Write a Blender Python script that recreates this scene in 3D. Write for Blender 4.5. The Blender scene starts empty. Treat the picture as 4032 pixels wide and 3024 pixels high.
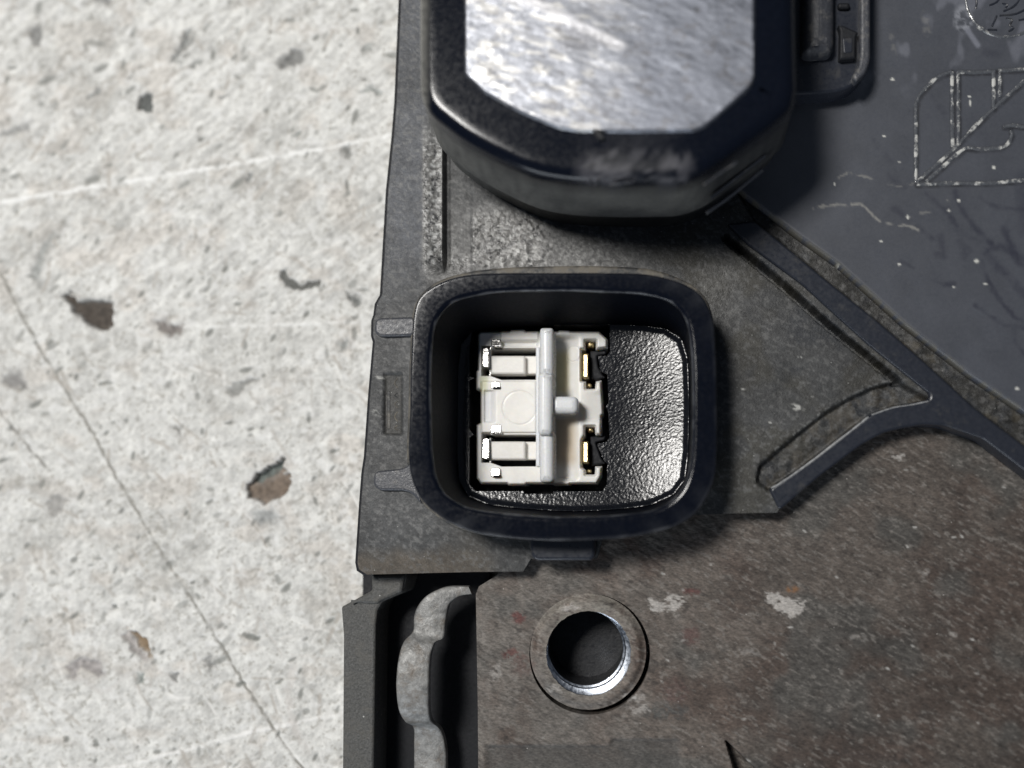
import bpy, math, random
import numpy as np
from mathutils import Matrix, Vector
from mathutils.geometry import delaunay_2d_cdt

# ------------------------------------------------------------------ camera, world, lamps
MM = 0.001
PX = 0.03 * MM                       # one photo pixel at the height of the cover, in metres
FPX = 4032.0                         # focal length in photo pixels
CU, CV = 2016.0, 1512.0
NAD = (2480.0, 1990.0)               # where straight-down meets the picture (handheld tilt)
BENCH = -11.0                        # bench surface, mm below the cover

d = np.array([NAD[0] - CU, -(NAD[1] - CV), -FPX]); d /= np.linalg.norm(d)
wz = -d
wx = np.array([1.0, 0, 0]); wx -= wx.dot(d) * d; wx /= np.linalg.norm(wx)
wy = np.cross(wz, wx)
Mcw = np.array([wx, wy, wz])         # camera vector -> world vector
CAM = -FPX * PX * (Mcw @ np.array([0, 0, -1.0]))

sc = bpy.context.scene
cam_d = bpy.data.cameras.new("camera"); cam = bpy.data.objects.new("camera", cam_d)
sc.collection.objects.link(cam); sc.camera = cam
m4 = Matrix.Identity(4)
for i in range(3):
    for j in range(3):
        m4[i][j] = Mcw[i][j]
    m4[i][3] = CAM[i]
cam.matrix_world = m4
cam_d.sensor_width = 36.0; cam_d.lens = 36.0 * FPX / 4032.0
cam_d.clip_start = 0.005; cam_d.clip_end = 20
cam_d.dof.use_dof = True
cam_d.dof.focus_distance = FPX * PX + 0.0005
cam_d.dof.aperture_fstop = 9.5

world = bpy.data.worlds.new("World"); sc.world = world; world.use_nodes = True
bg = world.node_tree.nodes["Background"]
bg.inputs[0].default_value = (0.62, 0.76, 1.0, 1); bg.inputs[1].default_value = 0.075


def lamp(name, loc, aim, size, power, col):
    l = bpy.data.lights.new(name, 'AREA'); l.shape = 'RECTANGLE'
    l.size, l.size_y = size; l.energy = power; l.color = col
    o = bpy.data.objects.new(name, l); sc.collection.objects.link(o)
    o.location = loc
    o.rotation_euler = (Vector(aim) - Vector(loc)).to_track_quat('-Z', 'Y').to_euler()
    return o


lamp("front_fill", (-0.22, -0.60, 0.17), (0, 0, 0.01), (0.4, 0.2), 1.7, (0.86, 0.93, 1.0))  # added fill, no such source seen; brightens the tower's front wall
lamp("ceiling_lamp", (-0.23, 0.19, 0.62), (0, 0, 0), (0.14, 0.14), 4.5, (1.0, 0.975, 0.935))
sc.view_settings.view_transform = 'Standard'; sc.view_settings.look = 'None'
sc.view_settings.exposure = 0.0; sc.view_settings.gamma = 1.0
sc.cycles.use_denoising = True
sc.cycles.max_bounces = 6

# ------------------------------------------------------------------ helpers
rng = np.random.default_rng(7)


def un(u, v, z):
    """photo pixel + height in mm -> world point (metres)"""
    u = np.asarray(u, float); v = np.asarray(v, float)
    z = np.broadcast_to(np.asarray(z, float), u.shape) * MM
    r = np.stack([u - CU, -(v - CV), np.full(u.shape, -FPX)], -1) @ Mcw.T
    t = (z - CAM[2]) / r[..., 2]
    return CAM + r * t[..., None]


def pr(P):
    """world point -> photo pixel"""
    q = (P - CAM) @ Mcw
    s = FPX / -q[..., 2]
    return CU + q[..., 0] * s, CV - q[..., 1] * s


_lat = rng.random((256, 256))


def vnoise(x, y, s=0):
    x = np.asarray(x, float) + s * 17.37; y = np.asarray(y, float) + s * 41.13
    xi = np.floor(x).astype(int); yi = np.floor(y).astype(int)
    fx = x - xi; fy = y - yi
    fx = fx * fx * (3 - 2 * fx); fy = fy * fy * (3 - 2 * fy)
    a = _lat[xi & 255, yi & 255]; b = _lat[(xi + 1) & 255, yi & 255]
    c = _lat[xi & 255, (yi + 1) & 255]; e = _lat[(xi + 1) & 255, (yi + 1) & 255]
    return (a * (1 - fx) + b * fx) * (1 - fy) + (c * (1 - fx) + e * fx) * fy


def fbm(x, y, oct=4, s=0, gain=0.5):
    t = 0; amp = 1; tot = 0
    for k in range(oct):
        t = t + amp * vnoise(x * 2 ** k, y * 2 ** k, s + k * 3); tot += amp; amp *= gain
    return t / tot


def rot(u, v, deg):
    a = math.radians(deg); c, s_ = math.cos(a), math.sin(a)
    return u * c + v * s_, -u * s_ + v * c


def sst(a, b, x):
    t = np.clip((x - a) / (b - a), 0, 1)
    return t * t * (3 - 2 * t)


def mixc(c0, c1, f):
    return c0 * (1 - f[..., None]) + np.asarray(c1, float) * f[..., None]


def seg_dist(u, v, a, b):
    ax, ay = a; bx, by = b
    dx, dy = bx - ax, by - ay
    t = np.clip(((u - ax) * dx + (v - ay) * dy) / max(dx * dx + dy * dy, 1e-9), 0, 1)
    return np.hypot(u - ax - t * dx, v - ay - t * dy)


def line_dist(u, v, pts, closed=False):
    D = np.full(np.shape(u), 1e9)
    pts = list(pts)
    if closed: pts = pts + [pts[0]]
    for a, b in zip(pts[:-1], pts[1:]):
        D = np.minimum(D, seg_dist(u, v, a, b))
    return D


def inside(u, v, poly):
    r = np.zeros(np.shape(u), bool)
    n = len(poly)
    for i in range(n):
        x0, y0 = poly[i]; x1, y1 = poly[(i + 1) % n]
        if y0 == y1: continue
        c = ((y0 > v) != (y1 > v)) & (u < (x1 - x0) * (v - y0) / (y1 - y0) + x0)
        r ^= c
    return r


def sdf(u, v, poly):
    D = line_dist(u, v, poly, True)
    return np.where(inside(u, v, poly), -D, D)


def area(p):
    p = np.asarray(p); q = np.roll(p, -1, 0)
    return 0.5 * np.sum(p[:, 0] * q[:, 1] - q[:, 0] * p[:, 1])


def rounded(poly, r, n=5):
    """round the corners of a pixel polygon"""
    out = []
    N = len(poly)
    P = [np.array(p, float) for p in poly]
    for i in range(N):
        a, b, c = P[i - 1], P[i], P[(i + 1) % N]
        la, lc = np.linalg.norm(a - b), np.linalg.norm(c - b)
        rr = min(r, 0.48 * la, 0.48 * lc)
        s = b + (a - b) / max(la, 1e-9) * rr; e = b + (c - b) / max(lc, 1e-9) * rr
        for k in range(n + 1):
            t = k / n
            out.append((1 - t) ** 2 * s + 2 * t * (1 - t) * b + t * t * e)
    return np.array(out)


def spline(pts, n=12, closed=True):
    P = np.array(pts, float); N = len(P); out = []
    rngi = range(N) if closed else range(N - 1)
    for i in rngi:
        if closed:
            p0, p1, p2, p3 = P[i - 1], P[i], P[(i + 1) % N], P[(i + 2) % N]
        else:
            p0, p1, p2, p3 = P[max(i - 1, 0)], P[i], P[i + 1], P[min(i + 2, N - 1)]
        for k in range(n):
            t = k / n
            out.append(0.5 * ((2 * p1) + (-p0 + p2) * t + (2 * p0 - 5 * p1 + 4 * p2 - p3) * t * t + (-p0 + 3 * p1 - 3 * p2 + p3) * t ** 3))
    if not closed: out.append(P[-1])
    return np.array(out)


def rect(u0, v0, u1, v1):
    return [(u0, v0), (u1, v0), (u1, v1), (u0, v1)]


ROOT = None
ROOT_LOC = un(2700, 1400, BENCH)


def add_obj(name, verts, faces, mat, parent=None, smooth=40, attrs=None):
    me = bpy.data.meshes.new(name)
    verts = np.asarray(verts, float)
    if isinstance(faces, np.ndarray):
        faces = faces.tolist()
    me.from_pydata(verts.tolist(), [], faces)
    me.validate(); me.update()
    if attrs:
        for k, val in attrs.items():
            if val.ndim == 2:
                a = me.attributes.new(k, 'FLOAT_COLOR', 'POINT')
                full = np.ones((len(verts), 4)); full[:, :3] = val
                a.data.foreach_set('color', full.ravel())
            else:
                a = me.attributes.new(k, 'FLOAT', 'POINT')
                a.data.foreach_set('value', val.astype(np.float32))
    if smooth is not None:
        me.shade_smooth()
        if smooth < 180: me.set_sharp_from_angle(angle=math.radians(smooth))
    me.materials.append(mat)
    o = bpy.data.objects.new(name, me); sc.collection.objects.link(o)
    if parent is not None:
        o.parent = parent
        o.matrix_parent_inverse = Matrix.Translation(Vector(ROOT_LOC)).inverted() if parent is ROOT else (Matrix.Identity(4))
    return o


def sheet(name, poly, step, zb, mat, parent=None, h=None, col=None, rgh=None, skirt=None, holes=(), xs=None, ys=None, smooth=50):
    """dense sheet bounded by a pixel polygon; h, col, rgh are functions of pixel position"""
    poly = [tuple(p) for p in poly]
    P = np.array(poly)
    if xs is None: xs = np.arange(P[:, 0].min() - step, P[:, 0].max() + step * 1.01, step)
    if ys is None: ys = np.arange(P[:, 1].min() - step, P[:, 1].max() + step * 1.01, step)
    U, V = np.meshgrid(xs, ys)
    cu = (U[:-1, :-1] + U[1:, 1:]) / 2; cv = (V[:-1, :-1] + V[1:, 1:]) / 2
    keep = inside(cu, cv, poly)
    for hp in holes: keep &= ~inside(cu, cv, [tuple(p) for p in hp])
    nx = len(xs)
    ii, jj = np.nonzero(keep)
    a = ii * nx + jj
    quads = np.stack([a, a + nx, a + nx + 1, a + 1], 1)         # v grows downward: CCW from above
    ky = np.zeros((keep.shape[0] + 2, keep.shape[1] + 2), int); ky[1:-1, 1:-1] = keep
    cnt = ky[:-1, :-1] + ky[1:, :-1] + ky[:-1, 1:] + ky[1:, 1:]
    bd = (cnt > 0) & (cnt < 4)
    bi, bj = np.nonzero(bd)
    bu, bv = U[bi, bj].copy(), V[bi, bj].copy()
    best = np.full(len(bu), 1e9); su = bu.copy(); sv = bv.copy()
    for pl in [poly] + [[tuple(p) for p in hp] for hp in holes]:
        for p, q in zip(pl, pl[1:] + [pl[0]]):
            dx, dy = q[0] - p[0], q[1] - p[1]
            t = np.clip(((bu - p[0]) * dx + (bv - p[1]) * dy) / max(dx * dx + dy * dy, 1e-9), 0, 1)
            xx, yy = p[0] + t * dx, p[1] + t * dy
            dd = np.hypot(bu - xx, bv - yy)
            m = dd < best
            best[m] = dd[m]; su[m] = xx[m]; sv[m] = yy[m]
    U = U.copy(); V = V.copy(); U[bi, bj] = su; V[bi, bj] = sv
    used = np.unique(quads)
    remap = -np.ones(U.size, int); remap[used] = np.arange(len(used))
    quads = remap[quads]
    uu, vv = U.ravel()[used], V.ravel()[used]
    W = un(uu, vv, zb)
    if h is not None: W[:, 2] = (zb + h(uu, vv)) * MM
    faces = quads
    attrs = {}
    if col is not None: attrs['col'] = col(uu, vv)
    if rgh is not None: attrs['rgh'] = rgh(uu, vv)
    if skirt is not None:
        e = np.concatenate([quads[:, [0, 1]], quads[:, [1, 2]], quads[:, [2, 3]], quads[:, [3, 0]]])
        key = np.sort(e, 1); key = key[:, 0].astype(np.int64) * len(uu) + key[:, 1]
        _, inv, ct = np.unique(key, return_inverse=True, return_counts=True)
        be = e[ct[inv] == 1]
        bvs = np.unique(be)
        rm = -np.ones(len(uu), int); rm[bvs] = np.arange(len(bvs)) + len(uu)
        lower = W[bvs].copy(); lower[:, 2] = skirt * MM
        sk = np.stack([be[:, 1], be[:, 0], rm[be[:, 0]], rm[be[:, 1]]], 1)
        W = np.concatenate([W, lower]); faces = np.concatenate([quads, sk])
        for k in list(attrs): attrs[k] = np.concatenate([attrs[k], attrs[k][bvs]])
    return add_obj(name, W, faces, mat, parent, smooth, attrs)


def cap_tris(ring):
    """robust triangulation of a flat, possibly concave loop"""
    cz = ring.mean(0); A_ = np.c_[ring[:, :2] - cz[:2], np.ones(len(ring))]; co = np.linalg.lstsq(A_, ring[:, 2], rcond=None)[0]
    vs, es, fs, *_ = delaunay_2d_cdt([Vector((p[0] * 1000, p[1] * 1000)) for p in ring], [], [list(range(len(ring)))], 1, 1e-5)
    V = np.array([(p.x / 1000, p.y / 1000, co[2] + co[0] * (p.x / 1000 - cz[0]) + co[1] * (p.y / 1000 - cz[1])) for p in vs])
    return V, es, [tuple(f) for f in fs]


def loft(name, rings, mat, parent=None, cap_top=True, cap_bot=False, smooth=40, col=None, rgh=None, closed=True):
    R = [np.asarray(r) for r in rings]; n = len(R[0])
    V = np.concatenate(R); F = []
    caps = []
    for k in range(len(R) - 1):
        a, b = k * n, (k + 1) * n
        for i in range(n if closed else n - 1):
            j = (i + 1) % n
            F.append((a + i, a + j, b + j, b + i))
    if closed and (cap_top or cap_bot):
        for ring, flip in (([R[-1]] if cap_top else []) and [(R[-1], False)]) + ([(R[0], True)] if cap_bot else []):
            vs, _, fs = cap_tris(ring)
            base = len(V)
            V = np.concatenate([V, vs])
            F += [tuple(base + i for i in (f[::-1] if flip else f)) for f in fs]
    elif cap_top:
        F.append(tuple(range((len(R) - 1) * n, len(R) * n))); F.append(tuple(range(n - 1, -1, -1)))
    attrs = {}
    if col is not None or rgh is not None:
        u, v = pr(V)
        if col is not None: attrs['col'] = col(u, v)
        if rgh is not None: attrs['rgh'] = rgh(u, v)
    return add_obj(name, V, F, mat, parent, smooth, attrs)


def inset(W, dist):
    """offset a CCW world loop inward by dist (metres)"""
    p = W[:, :2]; a = np.roll(p, 1, 0); b = np.roll(p, -1, 0)
    e1 = p - a; e2 = b - p
    e1 /= np.maximum(np.linalg.norm(e1, axis=1, keepdims=True), 1e-9)
    e2 /= np.maximum(np.linalg.norm(e2, axis=1, keepdims=True), 1e-9)
    n = np.stack([-(e1 + e2)[:, 1], (e1 + e2)[:, 0]], 1)
    n /= np.maximum(np.linalg.norm(n, axis=1, keepdims=True), 1e-9)
    cosn = np.clip((n * np.stack([-e1[:, 1], e1[:, 0]], 1)).sum(1, keepdims=True), 0.6, 1)
    out = W.copy(); out[:, :2] = p + n * dist / cosn
    return out


def wloop(poly, z):
    poly = np.asarray(poly, float)
    W = un(poly[:, 0], poly[:, 1], z)
    if area(W[:, :2]) < 0: W = W[::-1].copy()
    return W


def atz(W, z):
    W = W.copy(); W[:, 2] = z * MM; return W


def prism(name, poly, zt, zb, mat, parent=None, bevel=0.2, seg=3, smooth=40, draft=0.0, tilt=None, **kw):
    W = wloop(poly, zt)
    rings = [atz(inset(W, -draft * MM), zb)]
    for k in range(seg + 1):
        a = math.pi / 2 * k / seg
        rings.append(atz(inset(W, bevel * MM * (1 - math.cos(a))), zt - bevel * (1 - math.sin(a))))
    if tilt:
        c0 = W.mean(0)
        for r in rings[1:]: r[:, 2] += (r[:, 0] - c0[0]) * tilt[0] + (r[:, 1] - c0[1]) * tilt[1]
    return loft(name, rings, mat, parent, True, False, smooth, **kw)


def stroke(name, pts, w, z0, hgt, mat, parent, n=6, jitter=0.0):
    """raised moulded line with a peaked section"""
    P = spline(pts, n, False)
    t = np.gradient(P, axis=0); t /= np.maximum(np.linalg.norm(t, axis=1, keepdims=True), 1e-9)
    nn = np.stack([-t[:, 1], t[:, 0]], 1)
    r = np.random.default_rng(int(abs(P[0, 0] * 7 + P[-1, 1] * 3)))
    ww = w * (1 + jitter * (r.random((len(P), 1)) - 0.5))
    hh = hgt * (1 + jitter * (r.random(len(P)) - 0.5))
    prof = [(-0.5, -0.05), (-0.28, 0.75), (0, 1.0), (0.28, 0.75), (0.5, -0.05)]
    rings = []
    for off, hz in prof:
        q = P + nn * ww * off
        rings.append(un(q[:, 0], q[:, 1], z0 + 0.0) + np.stack([0 * hh, 0 * hh, hh * hz * MM], 1))
    V = np.concatenate(rings); k = len(P); F = []
    for a in range(len(prof) - 1):
        for i in range(k - 1):
            F.append((a * k + i, a * k + i + 1, (a + 1) * k + i + 1, (a + 1) * k + i))
    F.append(tuple(a * k for a in range(len(prof))))
    F.append(tuple(a * k + k - 1 for a in range(len(prof) - 1, -1, -1)))
    return add_obj(name, V, F, mat, parent, 25)


# ------------------------------------------------------------------ materials
def base_nodes(name):
    m = bpy.data.materials.new(name); m.use_nodes = True
    nt = m.node_tree; b = nt.nodes["Principled BSDF"]
    tc = nt.nodes.new("ShaderNodeTexCoord")
    sc_ = nt.nodes.new("ShaderNodeVectorMath"); sc_.operation = 'SCALE'; sc_.inputs[3].default_value = 1000.0
    nt.links.new(tc.outputs["Object"], sc_.inputs[0])
    return m, nt, b, sc_.outputs[0]


def noise_n(nt, vec, scale, detail=4, rough=0.6, stretch=None):
    if stretch:
        mp = nt.nodes.new("ShaderNodeMapping")
        mp.inputs["Rotation"].default_value = (0, 0, math.radians(stretch[0]))
        mp.inputs["Scale"].default_value = (stretch[1], stretch[2], 1)
        nt.links.new(vec, mp.inputs["Vector"]); vec = mp.outputs[0]
    n = nt.nodes.new("ShaderNodeTexNoise"); n.inputs["Scale"].default_value = scale
    n.inputs["Detail"].default_value = detail; n.inputs["Roughness"].default_value = rough
    nt.links.new(vec, n.inputs["Vector"])
    return n.outputs["Fac"]


def ramp(nt, fac, lo, hi, a=0.0, b=1.0):
    r = nt.nodes.new("ShaderNodeMapRange"); r.clamp = True
    r.inputs[1].default_value = lo; r.inputs[2].default_value = hi
    r.inputs[3].default_value = a; r.inputs[4].default_value = b
    nt.links.new(fac, r.inputs[0]); return r.outputs[0]


def mathn(nt, op, a, b):
    n = nt.nodes.new("ShaderNodeMath"); n.operation = op
    for k, x in enumerate((a, b)):
        if isinstance(x, (int, float)): n.inputs[k].default_value = x
        else: nt.links.new(x, n.inputs[k])
    return n.outputs[0]


def mixn(nt, fac, a, b, mode='MIX'):
    n = nt.nodes.new("ShaderNodeMix"); n.data_type = 'RGBA'; n.blend_type = mode
    for sock, x in ((n.inputs[0], fac), (n.inputs[6], a), (n.inputs[7], b)):
        if isinstance(x, (int, float)): sock.default_value = x
        elif isinstance(x, tuple): sock.default_value = (*x, 1)
        else: nt.links.new(x, sock)
    return n.outputs[2]


def material(name, color=None, rough=0.5, metal=0.0, attr=False, fine=(6.0, 0.35), bump=((8.0, 0.02),), stretch=None, spec=0.5,
             dust_glint=None, specks=None, rough_var=0.15, sss=0.0, sheen=0.0):
    """fine: (cells per mm, contrast); bump: (cells per mm, depth mm)...; dust: (colour, cells/mm, lo, hi)"""
    m, nt, b, vec = base_nodes(name)
    f = noise_n(nt, vec, fine[0], 5, 0.65, stretch)
    val = ramp(nt, f, 0.25, 0.75, 1 - fine[1], 1 + fine[1])
    comb = nt.nodes.new("ShaderNodeCombineColor")
    for k in range(3): nt.links.new(val, comb.inputs[k])
    if attr:
        a = nt.nodes.new("ShaderNodeAttribute"); a.attribute_name = 'col'; base = a.outputs["Color"]
        ar = nt.nodes.new("ShaderNodeAttribute"); ar.attribute_name = 'rgh'; rbase = ar.outputs["Fac"]
    else:
        base = tuple(color); rbase = rough
    c = mixn(nt, 1.0, base, comb.outputs[0], 'MULTIPLY')
    rsrc = noise_n(nt, vec, 2.3, 4, 0.6)
    rv = ramp(nt, rsrc, 0.3, 0.7, -rough_var, rough_var)
    rr = mathn(nt, 'ADD', rbase, rv)
    if dust_glint:
        dm = ramp(nt, noise_n(nt, vec, dust_glint[1], 5, 0.7), dust_glint[2], dust_glint[3])
        c = mixn(nt, dm, c, tuple(dust_glint[0])); rr = mathn(nt, 'MAXIMUM', rr, mathn(nt, 'MULTIPLY', dm, 0.75))
    if specks:
        v = nt.nodes.new("ShaderNodeTexVoronoi"); v.inputs["Scale"].default_value = specks[1]
        nt.links.new(vec, v.inputs["Vector"])
        wn = nt.nodes.new("ShaderNodeTexWhiteNoise"); nt.links.new(v.outputs["Position"], wn.inputs["Vector"])
        near = ramp(nt, v.outputs["Distance"], specks[2], specks[2] * 0.6)
        sel = ramp(nt, wn.outputs["Value"], 1 - specks[3], 1 - specks[3] + 0.01)
        c = mixn(nt, mathn(nt, 'MULTIPLY', near, sel), c, tuple(specks[0]))
    nt.links.new(c, b.inputs["Base Color"]); nt.links.new(rr, b.inputs["Roughness"])
    b.inputs["Metallic"].default_value = metal
    b.inputs["Specular IOR Level"].default_value = spec
    if sss:
        b.inputs["Subsurface Weight"].default_value = sss
        b.inputs["Subsurface Radius"].default_value = (1.0, 0.8, 0.55); b.inputs["Subsurface Scale"].default_value = 0.0012
    prev = None
    for scl, dep in bump:
        hn = noise_n(nt, vec, scl, 4, 0.6, stretch)
        bn = nt.nodes.new("ShaderNodeBump"); bn.inputs["Distance"].default_value = dep * MM; bn.inputs["Strength"].default_value = 1.0
        nt.links.new(hn, bn.inputs["Height"])
        if prev is not None: nt.links.new(prev, bn.inputs["Normal"])
        prev = bn.outputs[0]
    if prev is not None: nt.links.new(prev, b.inputs["Normal"])
    return m


M_bench = material("worn_bench", attr=True, fine=(1.6, 0.12), bump=((1.5, 0.05), (5.0, 0.02)), stretch=(-40, 1.0, 0.45), rough_var=0.08, spec=0.35)
M_cover = material("cover_plastic", attr=True, fine=(6.0, 0.45), bump=((4.0, 0.06), (10.0, 0.02)), rough_var=0.1, specks=((0.42, 0.42, 0.40), 1.6, 0.09, 0.13), spec=0.5)
M_plate = material("grimy_plate", attr=True, fine=(4.5, 0.55), bump=((4.0, 0.05), (12.0, 0.02)), stretch=(25, 0.55, 1.25), rough_var=0.1, specks=((0.40, 0.38, 0.36), 1.3, 0.10, 0.08), spec=0.35)
M_panel = material("panel_plastic", attr=True, fine=(6.0, 0.10), bump=((10.0, 0.006),), rough_var=0.06, specks=((0.5, 0.5, 0.48), 0.45, 0.04, 0.07), spec=0.5)
M_ridge = material("ridge_plastic", (0.020, 0.023, 0.032), 0.32, fine=(1.2, 0.12), bump=((6.0, 0.004),), dust_glint=((0.07, 0.068, 0.064), 0.35, 0.56, 0.80), rough_var=0.08, spec=0.5)
M_emb = material("emblem_plastic", (0.085, 0.09, 0.10), 0.22, fine=(4.0, 0.4), bump=((2.0, 0.03),), spec=0.9, dust_glint=((0.50, 0.50, 0.48), 0.7, 0.50, 0.60))  # pale patches paint glints onto the raised lines
M_tower = material("tower_plastic", spec=0.26, attr=True, fine=(2.0, 0.2), bump=((4.0, 0.003),), rough_var=0.05)
M_lid = material("lid_metal", attr=True, metal=1.0, fine=(0.7, 0.16), bump=((0.7, 0.03), (3.0, 0.010)), stretch=(25, 0.5, 1.6), rough_var=0.10)
M_shroud = material("socket_plastic", attr=True, spec=0.28, fine=(2.5, 0.2), bump=((5.0, 0.0015),), specks=((0.25, 0.25, 0.25), 0.6, 0.05, 0.12), rough_var=0.06)
M_inner = material("matte_socket_wall", (0.0030, 0.0042, 0.008), 0.55, fine=(2.0, 0.25), bump=((6.0, 0.01),), rough_var=0.05, spec=0.05)
M_collar = material("dusty_collar", (0.035, 0.036, 0.038), 0.55, fine=(4.0, 0.3), bump=((6.0, 0.03),), dust_glint=((0.16, 0.145, 0.12), 0.35, 0.40, 0.58))
M_floor = material("socket_floor", attr=True, fine=(6.0, 0.3), bump=((6.0, 0.015),), stretch=(-40, 0.7, 1.3), rough_var=0.03, spec=0.45)
M_white = material("white_nylon", attr=True, fine=(1.5, 0.04), bump=((3.0, 0.01),), sss=0.4, rough_var=0.06)
M_wall = material("milky_nylon", (0.80, 0.815, 0.83), 0.28, fine=(1.5, 0.04), bump=((2.0, 0.012),), sss=0.35, rough_var=0.05)
M_tong = material("white_tongue", (0.80, 0.785, 0.75), 0.36, fine=(1.5, 0.06), bump=((3.0, 0.015),), sss=0.2, rough_var=0.05)
M_tin = material("tin_terminal", (0.78, 0.77, 0.75), 0.20, 1.0, fine=(4.0, 0.15), bump=((4.0, 0.02),))
M_gold = material("brass_terminal", (0.50, 0.40, 0.22), 0.36, 1.0, fine=(4.0, 0.3), bump=((3.0, 0.03),))
M_dark = material("dark_cavity", (0.010, 0.011, 0.014), 0.6, fine=(2.0, 0.3), bump=((3.0, 0.03),), spec=0.3)
M_highlight = material("painted_highlight", (0.26, 0.265, 0.27), 0.30, fine=(1.5, 0.6), bump=((3.0, 0.02),))  # pale colour for the painted highlight on the ridge branch
M_bore = material("bore_metal", (0.004, 0.005, 0.008), 0.45, fine=(2.0, 0.3), bump=((3.0, 0.03),))
M_clip = material("spring_steel", (0.25, 0.25, 0.245), 0.55, 0.25, fine=(1.0, 0.6), bump=((1.2, 0.10), (4.0, 0.05)), dust_glint=((0.17, 0.15, 0.13), 0.7, 0.5, 0.7))
M_thread = material("thread_steel", (0.36, 0.39, 0.44), 0.36, 1.0, fine=(3.0, 0.2), bump=((3.0, 0.02),))
M_flange = material("flange_metal", (0.078, 0.078, 0.075), 0.6, fine=(4.5, 0.6), bump=((3.0, 0.10), (8.0, 0.03)), specks=((0.5, 0.5, 0.48), 1.0, 0.12, 0.14), dust_glint=((0.10, 0.095, 0.085), 0.5, 0.5, 0.7))
M_tab = material("tab_plastic", (0.055, 0.058, 0.068), 0.42, fine=(4.0, 0.35), bump=((5.0, 0.04),), dust_glint=((0.14, 0.135, 0.13), 1.0, 0.52, 0.68))
M_dirt = material("packed_dirt", (0.085, 0.078, 0.066), 0.85, fine=(5.0, 0.5), bump=((3.0, 0.12),), spec=0.2)

# ------------------------------------------------------------------ bench top
Z6 = lambda pts, s, ox, oy: [(ox + x * s, oy + y * s) for x, y in pts]
a0 = lambda p: Z6(p, 0.7233, 0, 0)
a1 = lambda p: Z6(p, 0.678, 0, 1000)
a2 = lambda p: Z6(p, 0.678, 0, 2000)

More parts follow.
